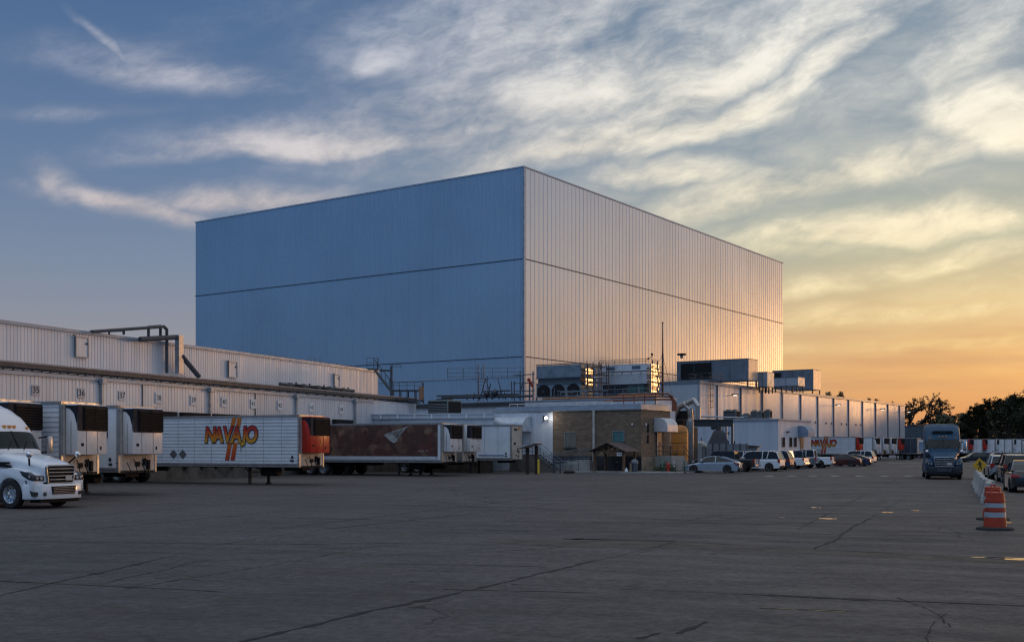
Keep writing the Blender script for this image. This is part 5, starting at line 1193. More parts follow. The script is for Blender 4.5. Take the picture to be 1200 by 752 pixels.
mb = MB(); pts = [(-5.05,3.2),(-4.5,3.42),(-3.7,3.62),(-2.75,3.93),(-3.15,3.62),(-3.6,3.15),(-3.9,2.7),(-4.15,2.56),(-4.5,2.75)]; mb.prism(pts, -TW-.026, -TW-.013, 'xz'); mb.build('sweep', mat('sweep_cloth', (.40,.39,.37), .5, 0, .3, 2), mu)
mb = MB(); pts = [(-4.35,3.35),(-3.75,3.5),(-3.2,3.75),(-3.6,3.3),(-3.95,2.95)]; mb.prism(pts, -TW-.034, -TW-.027, 'xz'); mb.build('sweep_fold', mat('sweep_fold', (.22,.20,.18), .5, 0, .3, 2), mu)
side_text('~ ~ ~', .3, -1.6, 1.98, WHITE, mu, 'small_script', y=-TW-.02, sx=1.2)
mb = MB(); mb.box(-13.0, -.4, -TW-.03, -TW-.014, 1.40, 1.47); mb.build('lower_stripe', WHITE, tr5)
tr6 = trailer(W(541.5, 89.0), TH_D+2, 13.2, 'white trailer with black-topped unit squeezed between the brown mural trailer and the short box', 'white', variant=1, side=mat('tan_grey_side', (.34,.31,.29), .5, 0, .15, 1.5, dirt=.3))
# plain short box, nearest the office
tr7 = trailer(W(599, 94.8), TH_D, 11.4, 'plain short white box trailer with no refrigeration unit, nearest the small canopy', None, cat='trailer', name='box_trailer', group='trailers backed to the docks', top=4.16, bot=1.2)
mb = MB()
for y, z, a, b_ in ((-.3,3.75,.3,.08),(-.5,2.6,.25,.05),(-.5,2.5,.2,.03),(.2,2.0,.08,.18),(.5,1.85,.06,.12),(-.2,1.6,.10,.05),(.35,1.5,.14,.05)): mb.box(.001,.03,y-a,y+a,z-b_,z+b_)
mb.build('document_box', BLACK, tr7)
mb = MB(); mb.box(.001,.035,.25,.55,3.78,3.95); mb.build('lamp', AMBER, tr7)
mb = MB(); mb.box(-3.0,-.6,-TW-.004,-TW+.034,1.52,1.60); mb.build('fleet_script', mat('faint_blue', (.12,.2,.35), .5), tr7)

# trailers along the storage building
gB = 'trailers along the storage building'
r1 = trailer(W(1002.5, 189), TH_T, Lf, 'farther NAVAJO trailer with red unit against the storage building', 'red', ribs=True, group=gB); navajo(r1, -5.6, 3.0, 1.1)
r2 = trailer(W(1022.5, 196.5), TH_T, Lf, 'pale trailer just right of the farther NAVAJO trailer', 'white', group=gB)
r3 = trailer(W(1033.5, 201), TH_T, Lf, 'second black-topped white trailer nose right of the farther NAVAJO trailer', 'white', variant=1, group=gB)
r4 = trailer(W(1042.5, 205.5), TH_T, Lf, 'third white trailer nose right of the farther NAVAJO trailer, before the narrow red one', 'white', variant=1, group=gB)
r5 = trailer(W(1052, 210), TH_T, Lf, 'narrow red trailer nose, last refrigerated unit before the dark parked rig', 'red', group=gB)
DARKSIDE = mat('dark_blue_container', (.05,.07,.10), .5, .1, .15, 1)
r6 = trailer(W(1075, 212), TH_T, 4.2, 'short dark blue box trailer at the end of the row beside the blue tractor', None, group=gB, side=DARKSIDE, name='box_trailer')
t_ = thing('dark_shipping_container', 'dark stacked container standing behind the end of the storage building', 'container', (*W(1070, 278), 0), -6)
mb = MB(); mb.ribwall((-4,-1.2),(4,-1.2),4.6,7.6,.4,.15,.05); mb.box(-4,4,-1.19,1.2,4.6,7.6); mb.box(-4,4,-1.2,1.2,0,4.55); mb.build('shell', mat('container_slate', (.10,.13,.16), .5, .2), t_)
mb = MB(); mb.box(-4.05,4.05,-1.28,-1.2,7.5,7.7); mb.box(-4.05,4.05,-1.28,-1.2,4.5,4.65); mb.build('edge_rail', DKGREY, t_)
t_ = thing('lit_shed', 'orange-lit shed with a warm lit lamp beside the blue tractor', 'shed', (*W(1079, 285), 0), -8)
mb = MB(); mb.box(-2,2.6,0,4,0,8.0); mb.build('wall', mat('orange_lit_wall', (.30,.15,.08), .7), t_); mb = MB(); mb.box(-2.2,2.8,-.3,4.2,8.0,8.25); mb.build('roof', DKGREY, t_)  # orange light on the wall put into its base colour
mb = MB(); mb.cbox(-.6,.8,-.4,-.1,6.9,7.5,.05); mb.build('lamp', emit('warm_lamp', (1,.62,.30), 2.5), t_)
mb = MB(); mb.box(.6,1.6,-.1,-.02,1.2,2.3); mb.box(.6,1.6,-.1,-.02,2.6,3.2); mb.build('window', emit('warm_window', (.8,.55,.12), .35), t_)

# ------------------------------------------------------------ road tractors
def sec(x, st):
    """interpolated section (hw, zb, zm, zt, n) at station x, stations sorted by falling x"""
    for a, b in zip(st[:-1], st[1:]):
        if b[0] <= x <= a[0]:
            t = (a[0]-x)/(a[0]-b[0]); t = t*t*(3-2*t)*.35+t*.65; return [a[i]+(b[i]-a[i])*t for i in range(1, 6)]
    return list(st[0][1:]) if x > st[0][0] else list(st[-1][1:])
def secpt(x, t, st, off=0.0):
    """t 0..1: right side bottom to left side bottom over the top; superellipse top"""
    hw, zb, zm, zt, n = sec(x, st); hw += off; zt += off
    if t < .15: return (x, -hw, zb+(zm-zb)*t/.15)
    if t > .85: return (x, hw, zb+(zm-zb)*(1-t)/.15)
    a = math.pi*(t-.15)/.7; ca, sa = math.cos(a), math.sin(a)
    return (x, -math.copysign(abs(ca)**(2/n), ca)*hw, zm+(zt-zm)*abs(sa)**(2/n))
def loft(mb, st, nx=14, nt=40, x0=None, x1=None, t0=0.0, t1=1.0, off=0.0, caps=True, warp=None):
    x0 = st[0][0] if x0 is None else x0; x1 = st[-1][0] if x1 is None else x1; V = []; Fc = []
    for i in range(nx+1):
        for j in range(nt+1):
            x = x0+(x1-x0)*i/nx; t = t0+(t1-t0)*j/nt; p = secpt(x, t, st, off); V.append(warp(p) if warp else p)
    for i in range(nx):
        for j in range(nt): a = i*(nt+1)+j; Fc.append((a, a+1, a+nt+2, a+nt+1))
    if caps: Fc.append(tuple(range(nt, -1, -1))); Fc.append(tuple((nx)*(nt+1)+j for j in range(nt+1)))
    mb._a(V, Fc)
def tractor(label, paint, loc, rz, group, accent, roofscript=None, lower=None):
    t = thing('semi_tractor', label, 'semi truck', loc, rz, group)
    cabw = lambda p: (p[0]-.10*max(0, (abs(p[1])-.35))**2*1.6, p[1], p[2])        # windshield and brow wrap back at the corners
    hood = [(1.16,.66,.95,1.22,1.56,4),(1.0,.74,.95,1.30,1.66,4),(.5,.84,.95,1.42,1.80,3.6),(0,.92,.95,1.52,1.92,3.4),(-.78,1.04,.95,1.62,2.05,3.4)]
    mb = MB(); loft(mb, hood, 12, 36); hd = mb.build('hood', paint, t, smooth=50)
    cab = [(-.70,1.02,.75,1.80,2.02,5),(-.78,1.10,.60,1.9,2.12,5),(-1.28,1.14,.55,2.45,2.82,5),(-1.42,1.16,.55,2.65,3.05,4.6),(-1.8,1.18,.55,2.85,3.42,4.2),(-2.3,1.20,.55,3.0,3.70,4.2),(-3.0,1.22,.55,3.2,3.90,5),(-4.2,1.22,.55,3.3,3.94,5)]
    mb = MB(); loft(mb, cab, 26, 44, warp=cabw); cb = mb.build('cab', paint, t, smooth=45)
    mb = MB(); loft(mb, cab, 8, 30, -.80, -1.235, .215, .785, .012, False, cabw); ws_ = mb.build('windshield', mat('cab_glass', (.014,.022,.025), .08, 0, .05, 3, spec=.25), t, smooth=60)
    mb = MB(); p0 = cabw(secpt(-.80, .5, cab, .03)); p1 = cabw(secpt(-1.235, .5, cab, .03)); mb.cyl(p0, p1, .018, 5)
    for yy in (-.55, .15): mb.cyl((-.74-abs(yy)*.05, yy, 2.10), (-.98, yy+.35, 2.42), .015, 4)
    mb.build('wiper', BLACK, ws_)
    mb = MB(); mb.cbox(-1.18,-1.13,-.12,.10,2.28,2.55,.01); mb.build('window_sticker', mat('sticker_cream', (.5,.47,.3), .6), ws_)
    for sy in (-1, 1):
        mb = MB(); mb.prism([(-1.12,2.02),(-1.28,2.50),(-1.45,2.62),(-1.95,2.64),(-1.98,1.95),(-1.3,1.92)], sy*1.125, sy*1.195, 'xz'); dr = mb.build('side_window', GLASS, t)
        mb = MB(); 
        for x in (-1.02, -2.06): mb.box(x-.008, x+.008, sy*1.10, sy*1.158, .8, 2.0 if x > -1.5 else 2.75)
        mb.box(-2.0,-1.86,sy*1.15,sy*1.19,1.62,1.68); mb.build('door_seam', BLACK, cb)
        # fender with arch
        ar = [( .0+.60*math.cos(a), .50+.60*math.sin(a)) for a in [math.pi*k/14 for k in range(15)]]
        pts = [(1.10,.62),(1.14,.95),(1.02,1.22),(.62,1.38),(.05,1.46),(-.6,1.40),(-.92,1.30),(-.95,.60)] + [(-.60,.50)] + ar[::-1][1:-1] + [(.60,.50),(.62,.62)]
        mb = MB(); mb.prism(pts, sy*.70, sy*1.17, 'xz', bev=.05); mb.build('fender', paint, t, smooth=50)
        mb = MB(); mb.prism([(x*1.01, z) for x, z in ar]+[(-.6,.5)], sy*.72, sy*.80, 'xz'); mb.build('wheel_well', UNDER, t)
        # headlamp: swept lens on the fender corner
        mb = MB(); mb.prism([(1.155,1.00),(1.09,1.20),(.86,1.31),(.48,1.36),(.62,1.18),(.92,1.04)], sy*1.0, sy*1.19, 'xz', bev=.02)
        mb.prism([(sy*.70,1.0),(sy*1.16,1.02),(sy*1.12,1.2),(sy*.72,1.18)], 1.08, 1.165, 'yz', bev=.015); hl = mb.build('headlight', mat('headlight_dark_lens', (.05,.055,.06), .1, .2), t, smooth=40)
        mb = MB(); mb.cyl((1.16,sy*.84,1.09),(1.185,sy*.84,1.09),.055,12); mb.cyl((1.155,sy*1.02,1.10),(1.18,sy*1.02,1.10),.05,12); mb.cyl((.98,sy*1.185,1.16),(.98,sy*1.20,1.16),.05,10); mb.build('lamp', LAMPGLASS, hl)
        mb = MB(); mb.box(-.9,-.15,sy*1.02,sy*1.075,1.60,1.67); mb.prism([(-.95,1.68),(-.92,1.52),(-.1,1.46),(-.2,1.55)], sy*.94, sy*1.09, 'xz'); mb.build('hood_vent', BLACK, t)
        # mirrors
        mb = MB(); mb.tube([(-1.0,sy*1.08,2.55),(-.85,sy*1.42,2.62)], .03); mb.tube([(-1.0,sy*1.08,1.98),(-.85,sy*1.42,2.02)], .03); mb.build('mirror_arm', BLACK, t)
        mb = MB(); mb.cbox(-.98,-.78,sy*1.34,sy*1.56,1.98,2.62,.04); mi = mb.build('mirror', accent, t, smooth=40); mb = MB(); mb.box(-.985,-.982,sy*1.37,sy*1.53,2.02,2.58); mb.build('mirror_glass', CHROME, mi)
        mb = MB(); mb.cyl((.62,sy*.86,1.55),(.86,sy*1.10,1.86),.035,6); mb.build('hood_mirror_arm', BLACK, t)
        mb = MB(); mb.ball((.90,sy*1.12,1.93),.11,12,8,1.15); mb.build('hood_mirror', CHROME, t, smooth=60)
        wheel(t, 0, sy*1.03, .51, .28, sy, CHROME, True, 30)
        for xx in (-5.4, -6.7): wheel(t, xx, sy*.95, .51, .56, sy, CHROME, False, 20)
        mb = MB(); mb.cyl((-2.3,sy*.92,.62),(-4.0,sy*.92,.62),.30,16); mb.build('fuel_tank', CHROME, t, smooth=40)
        mb = MB(); mb.box(-4.2,-.98,sy*1.06,sy*1.12,.42,.95); mb.build('side_skirt', paint, t)
        mb = MB(); mb.box(-4.75,-4.2,sy*1.08,sy*1.14,.6,3.8); mb.build('side_extender', paint, t)
        mb = MB(); mb.prism([(-6.9-.6,.9),(-6.9-.6,1.06),(-4.8,1.06),(-4.8,.98)], sy*.68, sy*1.2, 'xz'); mb.build('mud_flap', UNDER, t)
    # grille
    mb = MB(); mb.prism([(-.56,.82),(.56,.82),(.66,1.46),(.58,1.54),(-.58,1.54),(-.66,1.46)], 1.14, 1.215, 'yz', bev=.01); gr = mb.build('grille', BLACK, t)
    mb = MB()
    for i in range(5): z = .89+.128*i; hw = .55+.012*i; mb.cbox(1.21,1.27,-hw,hw,z,z+.036,.010)
    mb.build('grille_bar', accent, gr)
    mb = MB(); e = .035
    for a, b in (((-.56,.82),(-.66,1.46)),((-.66,1.46),(-.58,1.54)),((-.58,1.54),(.58,1.54)),((.58,1.54),(.66,1.46)),((.66,1.46),(.56,.82)),((.56,.82),(-.56,.82))): mb.cyl((1.225,*a),(1.225,*b),.032,6)
    mb.build('grille_surround', accent, gr)
    mb = MB(); mb.box(1.275,1.285,.18,.48,1.0,1.16); mb.build('licence_plate', mat('licence_plate_pale', (.5,.5,.48), .5), gr)
    # bumper
    pl = [(1.38,0),(1.37,.5),(1.28,.92),(1.08,1.14),(.78,1.21),(.64,1.21),(.64,1.0),(1.0,.7),(1.0,0)]
    pl = [(x, y) for x, y in pl] + [(x, -y) for x, y in pl[::-1][1:-1]]
    mb = MB(); mb.prism(pl, .34, .88, 'xy', bev=.03); bm_ = mb.build('bumper', lower or paint, t, smooth=45)
    mb = MB(); mb.prism([(-.52,.52),(.52,.52),(.56,.80),(-.56,.80)], 1.36, 1.40, 'yz'); mb.build('air_intake', BLACK, bm_)
    mb = MB()
    for i in range(4): mb.box(1.40,1.42,-.5,.5,.56+.06*i,.575+.06*i)
    mb.build('intake_bar', accent, bm_)
    for sy in (-1,1): mb = MB(); mb.prism([(1.06,.46),(1.20,.46),(1.22,.60),(.98,.66)], sy*1.02, sy*1.19, 'xz', bev=.01); mb.cyl((1.30,sy*.82,.54),(1.355,sy*.80,.54),.07,12); mb.build('fog_lamp', mat('fog_lamp_dark', (.05,.05,.05), .2), bm_)
    mb = MB(); mb.box(.7,1.2,-.9,.9,.22,.34); mb.build('lower_valance', BLACK, bm_)
    for i in range(5):
        y = (-.85,-.22,0,.22,.85)[i]; p = cabw(secpt(-1.36, .5, cab, 0)); zz = secpt(-1.36, .5, cab, 0)[2]-(.05 if abs(y) > .5 else 0); mb = MB(); mb.cbox(-1.36-abs(y)*.08-.05, -1.36-abs(y)*.08+.09, y-.055, y+.055, zz-.03, zz+.06, .01); mb.build('marker_light', AMBER, t)
    if roofscript:
        mb = MB(); mb.prism([(-.72,3.30),(-.60,3.40),(.60,3.40),(.72,3.30),(.60,3.22),(-.60,3.22)], -1.66, -1.50, 'yz', bev=.01); mb.build('roof_recess', BLACK, t)
        text(roofscript, .16, mat('pale_script', (.25,.32,.38), .5), t, 'roof_script', face_mx((-1.485, 0, 3.31), 0))
    mb = MB(); mb.box(-7.4,.9,-.48,-.38,.72,.98); mb.box(-7.4,.9,.38,.48,.72,.98); mb.cyl((0,-.95,.51),(0,.95,.51),.09,8)
    for xx in (-5.4,-6.7): mb.cyl((xx,-.95,.51),(xx,.95,.51),.11,8)
    mb.box(-.7,.9,-.45,.45,.5,.9); mb.build('chassis', UNDER, t)
    mb = MB(); mb.cyl((-6.0,0,1.02),(-6.0,0,1.12),.48,18); mb.build('fifth_wheel', UNDER, t)
    return t
TRW = mat('tractor_white_paint', (.80,.83,.87), .22, 0, .03, .8, dirt=.03, coat=.5)
TRB = mat('tractor_blue_paint', (.014,.062,.118), .45, .0, .05, .8, dirt=.0, coat=.0, spec=.25)
aR = W(15, 40.3); ph = R(24); ax_ = (aR[0]+1.03*math.sin(ph), aR[1]+1.03*math.cos(ph))
trk = tractor('white sleeper tractor with chrome grille bars entering at the left picture edge', TRW, (*ax_, 0), -24, 'road tractors in the yard', mat('brushed_bar', (.45,.47,.5), .35, .8))
XB, YB = W(1113.5, 77.6)
text('9', .24, INK, trk, 'fleet_number', face_mx((.80, -1.176, .93), -90))
trb = tractor('dark blue sleeper tractor facing the camera near the concrete barriers', TRB, (XB, YB+1.2, 0), -90-18.5, 'road tractors in the yard', mat('dull_chrome', (.5,.55,.6), .25, .8), '- - - -', mat('dark_bumper', (.015,.02,.028), .5, 0, .1, 2))

# ------------------------------------------------------------ cars
def car(kind, label, paint, loc, rz, group, L=4.8, Wd=1.85, Ht=1.45, dark=False):
    nm = {'sedan': 'parked_car', 'suv': 'parked_suv', 'pickup': 'pickup_truck'}[kind]
    t = thing(nm, label, {'sedan': 'car', 'suv': 'suv', 'pickup': 'pickup truck'}[kind], loc, rz, group)
    h = L/2; wr = {'sedan': .33, 'suv': .37, 'pickup': .41}[kind]; hw = Wd/2; zb = {'sedan': .20, 'suv': .27, 'pickup': .36}[kind]
    belt = Ht*{'sedan': .66, 'suv': .62, 'pickup': .62}[kind]
    if kind == 'sedan':
        st = [(h,hw*.60,zb+.10,.45,.58,3.5),(h-.12,hw*.82,zb+.02,.52,.66,4),(h-.5,hw*.95,zb,.60,.76,4),(h-1.45,hw,zb,.72,belt-.02,5),(h-2.4,hw,zb,.80,belt,6),(-h+1.2,hw,zb,.82,belt+.02,6),(-h+.4,hw*.95,zb,.80,belt+.06,5),(-h+.1,hw*.84,zb+.04,.76,belt+.02,4),(-h,hw*.72,zb+.16,.62,belt-.14,4)]
        top = [(h-1.30, belt-.02), (h-1.95, Ht-.10), (h-2.5, Ht), (-h+1.75, Ht-.03), (-h+1.1, Ht-.20), (-h+.38, belt+.04)]
    elif kind == 'suv':
        st = [(h,hw*.66,zb+.12,.62,.78,4),(h-.14,hw*.86,zb+.02,.70,.92,4),(h-.5,hw*.97,zb,.76,.99,5),(h-1.25,hw,zb,.85,belt-.02,6),(-h+.3,hw,zb,.92,belt,6),(-h+.06,hw*.93,zb+.04,.90,belt-.02,5),(-h,hw*.85,zb+.14,.85,belt-.08,5)]
        top = [(h-1.20, belt-.02), (h-1.75, Ht-.08), (h-2.3, Ht), (-h+.7, Ht-.02), (-h+.35, Ht-.10), (-h+.08, belt-.02)]
    else:
        st = [(h,hw*.78,zb+.06,.80,1.02,5),(h-.1,hw*.92,zb,.86,1.10,5),(h-.5,hw,zb,.90,1.16,6),(h-1.5,hw,zb,.95,belt-.02,6),(-h+.1,hw,zb+.04,1.0,belt-.02,7),(-h,hw*.97,zb+.10,1.0,belt-.05,7)]
        top = [(h-1.45, belt-.03), (h-2.05, Ht-.07), (h-2.5, Ht), (h-3.75, Ht-.01), (h-3.95, Ht-.08), (h-4.05, belt-.03)]
    mb = MB(); loft(mb, st, 26, 28); body = mb.build('body', paint, t, smooth=45)
    # greenhouse
    prof = top; inset = .12 if kind == 'sedan' else .08
    def gh(mb, off=0.0):
        V = []; n_ = len(prof)
        for x, z in prof:
            k = (z-belt)/(Ht-belt) if Ht > belt else 0; k = max(0, min(1, k)); y = hw-.06-inset*1.9*k+off
            V += [(x, -y, z+off), (x, y, z+off)]
        Fc = [(2*i, 2*i+1, 2*i+3, 2*i+2) for i in range(n_-1)]
        Fc += [tuple(2*i for i in range(n_)), tuple(2*i+1 for i in range(n_-1, -1, -1)), (0, 2*n_-2, 2*n_-1, 1)]
        mb._a(V, Fc)
    mb = MB(); gh(mb); gl = mb.build('windows', GLASS, t)
    # roof panel and pillars
    mb = MB()
    k_i = [i for i, (x, z) in enumerate(prof) if z > Ht-.12]; a, b = prof[k_i[0]], prof[k_i[-1]]
    n_ = len(k_i); V = []
    for i in k_i:
        x, z = prof[i]; k = (z-belt)/(Ht-belt); y = hw-.06-inset*1.9*k+.012; V += [(x, -y, z-.05), (x, -y*.9, z+.015), (x, y*.9, z+.015), (x, y, z-.05)]
    Fc = []
    for i in range(n_-1):
        for j in range(3): q = 4*i+j; Fc.append((q, q+1, q+5, q+4))
    mb._a(V, Fc); mb.build('roof', paint, t, smooth=50)
    mb = MB()
    def yy(z): k = max(0, (z-belt)/(Ht-belt)); return hw-.06-inset*1.9*k+.006
    for sy in (-1, 1):
        segs = [(prof[0], prof[1]), (prof[1], prof[2]), (prof[-1], prof[-2]), (prof[-2], prof[-3])]
        xm_ = (prof[2][0]+prof[-3][0])/2; segs += [((xm_, belt), (xm_-.03, Ht-.02))]
        if kind == 'suv': segs += [((-h+1.25, belt), (-h+1.1, Ht-.03))]
        for (xa, za), (xb, zb_) in segs: mb.cyl((xa, sy*yy(za), za), (xb, sy*yy(zb_), zb_), .042, 5)
    mb.build('pillar', paint, t)
    axf, axr = (h-.92, -h+1.02) if kind != 'pickup' else (h-.95, -h+1.25)
    for x in (axf, axr):
        for sy in (-1, 1):
            mb = MB(); mb.cyl((x, sy*(hw-.35), wr+.02), (x, sy*(hw+.004), wr+.02), wr*1.17, 24); mb.build('wheel_well', UNDER, t)
            wheel(t, x, sy*(hw-.09), wr, .22, sy, STEEL, False, 22, .68)
    for sy in (-1, 1):
        mb = MB()
        if kind == 'sedan': mb.prism([(h-.05,.62),(h-.55,.72),(h-.6,.66),(h-.1,.54)], sy*(hw*.66), sy*(hw*.965), 'xz')
        elif kind == 'suv': mb.prism([(h-.04,.86),(h-.40,.92),(h-.40,.76),(h-.02,.74)], sy*(hw*.62), sy*(hw*.975), 'xz')
        else: mb.box(h-.28, h+.01, sy*hw*.70, sy*hw*.965, .82, 1.02)
        mb.build('headlight', LAMPGLASS, t)
        mb = MB()
        if kind == 'sedan': mb.prism([(-h-.0,.86),(-h+.45,.93),(-h+.42,.80),(-h-.02,.76)], sy*(hw*.55), sy*(hw*.965), 'xz')
        elif kind == 'suv': mb.box(-h-.01, -h+.22, sy*hw*.72, sy*hw*.985, .85, 1.12)
        else: mb.box(-h-.02, -h+.14, sy*hw*.86, sy*hw*1.01, .88, 1.2)
        mb.build('taillight', REDLENS, t)
        mb = MB(); mb.cbox(prof[0][0]-.45, prof[0][0]-.25, sy*(hw+.0), sy*(hw+.2), belt+.0, belt+.16, .03); mb.build('side_mirror', paint, t)
    mb = MB(); mb.box(h-.06, h+.02, -hw*.5, hw*.5, zb+.15, zb+.36) ; mb.build('grille', BLACK, t)
    mb = MB()
    if kind == 'pickup': mb.cbox(-h-.14, -h+.02, -hw*.95, hw*.95, .52, .70, .03); mb.cbox(h-.02, h+.12, -hw*.95, hw*.95, .45, .65, .03)
    else: mb.cbox(-h-.05, -h+.12, -hw*.80, hw*.80, zb+.08, zb+.26, .03)
    mb.build('bumper', CHROME if kind == 'pickup' else BLACK, t)
    mb = MB(); mb.box(-h-.035, -h+.0, -.18, .18, .62 if kind != 'pickup' else .75, .76 if kind != 'pickup' else .89); mb.build('licence_plate', PLATE, t)
    if kind == 'pickup':
        mb = MB(); mb.box(-h+.12, h-4.12, -hw+.12, hw-.12, belt-.06, belt-.01); mb.build('bed', UNDER, t)
    return t
SILV = mat('silver_car_paint', (.35,.42,.50), .22, .35, .03, 1, coat=.6); WHC = mat('white_car_paint', (.76,.79,.83), .25, 0, .03, 1, coat=.6)
BLC = mat('black_car_paint', (.012,.012,.016), .2, 0, .03, 1, coat=.6); DBL = mat('dark_blue_car_paint', (.03,.05,.10), .2, .2, .03, 1, coat=.6); MAR = mat('maroon_car_paint', (.06,.015,.015), .2, .1, .03, 1, coat=.6)
GRC = mat('grey_car_paint', (.16,.18,.21), .22, .3, .03, 1, coat=.6)
gC = 'vehicles parked along the plant'
def rot(hx, hy): return math.degrees(math.atan2(hy, hx))
def P0(px, z): X, Y = W(px, z); return (X, Y, 0)
a_ = 180-22
car('sedan', 'silver-blue sedan side-on, nearest parked car left of the row', SILV, P0(835.5, 99.2), a_, gC, 4.9, 1.85, 1.45)
car('pickup', 'black pickup half hidden behind the silver-blue sedan', BLC, P0(850, 104.5), 180-25, gC, 5.9, 2.0, 1.92)
car('suv', 'white car whose roof shows over the black pickup bed', WHC, P0(864, 112), 180-26, gC, 4.9, 1.95, 1.85)
car('suv', 'large white suv with bright rear corner, second wheel pair from the sedan', WHC, P0(886.5, 107.5), 180-28, gC, 5.0, 2.0, 1.88)
car('suv', 'dark blue car squeezed behind the large white suv', DBL, P0(901, 114), 180-28, gC, 4.7, 1.9, 1.86)
car('pickup', 'white pickup with dark side windows in the middle of the row', WHC, P0(914, 118.5), 180-30, gC, 5.6, 2.0, 1.92)
car('pickup', 'grey pickup tucked between the two white pickups', GRC, P0(930, 124), 180-30, gC, 5.5, 2.0, 1.88)
car('pickup', 'last white pickup of the row, its bed end in front of the farther NAVAJO trailer', WHC, P0(944, 124.5), 180-24, gC, 5.9, 2.05, 2.0)
car('sedan', 'dark maroon sedan parked beyond the last white pickup', MAR, P0(984, 133), 180-26, gC, 4.9, 1.85, 1.46)
car('sedan', 'dark blue sedan with bright roof edge right of the maroon sedan', DBL, P0(997.5, 137), 180-30, gC, 4.8, 1.85, 1.46)
car('suv', 'white suv at the far right end of the row', WHC, P0(1003, 147), 180-30, gC, 4.9, 1.95, 1.82)
# right-hand side cars (seen from behind)
gR = 'vehicles parked at the right picture edge'
car('suv', 'silver-white suv seen from behind, farthest of the three at the right edge', SILV, (W(1176.5, 79)[0], 79.5, 0), 90-17, gR, 4.7, 1.88, 1.68)
car('suv', 'black suv with gleaming roof rail, middle of the three at the right edge', BLC, (W(1194.5, 71.5)[0], 72, 0), 90-18, gR, 4.9, 1.95, 1.78)
car('sedan', 'black car cut by the right picture edge, nearest of the three', BLC, (W(1208, 56)[0], 56.5, 0), 90-19, gR, 4.8, 1.85, 1.55)
for px, z, lab, m_ in ((1143, 176, 'dark low car behind the yellow sign, left of the two far cars', BLC), (1168, 180, 'dark far car before the trailer row, right of the two far cars', DBL)):
    car('sedan', lab, m_, (*W(px, z), 0), 180-4, 'far cars before the trailer row', 4.9, 1.9, 1.5)

# far row of trailers at right
gF = 'far row of trailers before the tree line'
zz = 236
f_list = [(1127,'red'),(1134,'red'),(1151,'red'),(1166,'white'),(1177,'white'),(1186,'white'),(1197,'white'),(1208,'white'),(1220,'red')]
ords = ['leftmost','second','third','fourth','fifth','sixth','seventh','eighth','ninth']
for i, (px, u_) in enumerate(f_list):
    trailer(W(px, zz-i*1.0), 48, 9.0 if i else 12, '%s trailer from the left in the far row, with a %s unit' % (ords[i], u_), u_, group=gF, variant=i % 2)
mb = MB()

# ------------------------------------------------------------ barriers, barrels, sign
def barrier_mesh():
    mb = MB(); pr = [(-.30,0),(-.30,.08),(-.20,.33),(-.10,.81),(.10,.81),(.20,.33),(.30,.08),(.30,0)]
    bm = bmesh.new(); mb.prism(pr, 0, 3.0, 'xz', bev=.015); bm.free(); return mb
bar0 = None; c_ = (1146-1123)*66/F
BAR = mat('barrier_concrete', (.38,.38,.37), .75, 0, .12, 1.2, dirt=.3, bump=.3)
i = 0; z = 43.6; zlist = []
while z < 68: zlist.append(z); z += 3.12*cD
names = ['nearest','second nearest','third nearest','fourth nearest','fifth','sixth','seventh','eighth','farthest']
for i, z in enumerate(zlist):
    X = z*(1123-600)/F + c_ + .03 + (.2 if i == 1 else 0)
    lab = '%s concrete barrier section in the line behind the orange barrel' % (names[i] if i < len(zlist)-1 else 'farthest')
    b_ = barrier_mesh().build('concrete_barrier', BAR); b_.location = (X, z, 0); b_.rotation_euler = (0, 0, R(-TH_D + (1.5 if i % 2 else -1)))
    tag(b_, lab, 'barrier', 'concrete barriers in a line')
ORG = mat('barrel_orange', (.40,.045,.015), .45, 0, .12, 3, dirt=.12); RFL = mat('barrel_reflective', (.36,.41,.44), .35, .2, .08, 4)
def barrel(loc, label, rz=0):
    t = thing('traffic_barrel', label, 'traffic barrel', loc, rz, 'orange traffic barrels')
    def rad(z): return .300-.048*z
    mb = MB(); zs = [.08,.30,.315,.40,.415,.545,.56,.68,.695,.83,.845,.97]; pr = [(.01,.06),(.31,.06)]
    steps = [(z, r*.93) for z, r in [(.06,.31),(.30,.298),(.305,.286),(.50,.276),(.505,.284),(.56,.280),(.565,.270),(.74,.262),(.745,.270),(.83,.264),(.835,.25),(.98,.243),(1.0,.225),(1.0,.01)]]
    mb.lathe([(.01,.06)]+[(r, z) for z, r in steps], 32); mb.build('drum', ORG, t, smooth=35)
    for za, zb in ((.335,.47),(.59,.71)):
        mb = MB(); ra, rb = (.2895*.93+.003,.2795*.93+.003) if za < .5 else (.274*.93+.003,.2655*.93+.003); mb.lathe([(ra, za), (rb, zb)], 32); mb.build('reflective_band', RFL, t, smooth=60)
    mb = MB(); mb.tube([(-.12,0,1.0),(-.10,0,1.06),(.10,0,1.06),(.12,0,1.0)], .022, 6); mb.build('handle', ORG, t)
    mb = MB(); mb.lathe([(.01,0),(.48,0),(.47,.05),(.33,.08),(.01,.08)], 28); mb.build('rubber_base', RUBBER, t); return t
barrel((*W(1166, 29.9), 0), 'nearest orange and white barrel with black rubber base at the end of the barriers')
barrel((*W(1163.5, 34.0), 0), 'second orange barrel mostly hidden behind the nearest one', 40)
X, Y = W(1148, 66.5)
sg_ = thing('diamond_sign', 'yellow diamond pedestrian warning sign standing among the concrete barriers', 'sign', (X, Y, 0), 0)
mb = MB(); mb.cyl((0,.03,0),(0,.03,1.5),.03,8); mb.build('post', STEEL, sg_)
M45 = Matrix.Translation((0,0,1.16)) @ Matrix.Rotation(R(41), 4, 'Y')
mb = MB(); mb.M = M45; mb.cbox(-.31,.31,-.02,.0,-.31,.31,.008); pn = mb.build('panel', mat('sign_yellow', (.62,.36,.02), .5, 0, .08, 3), sg_)
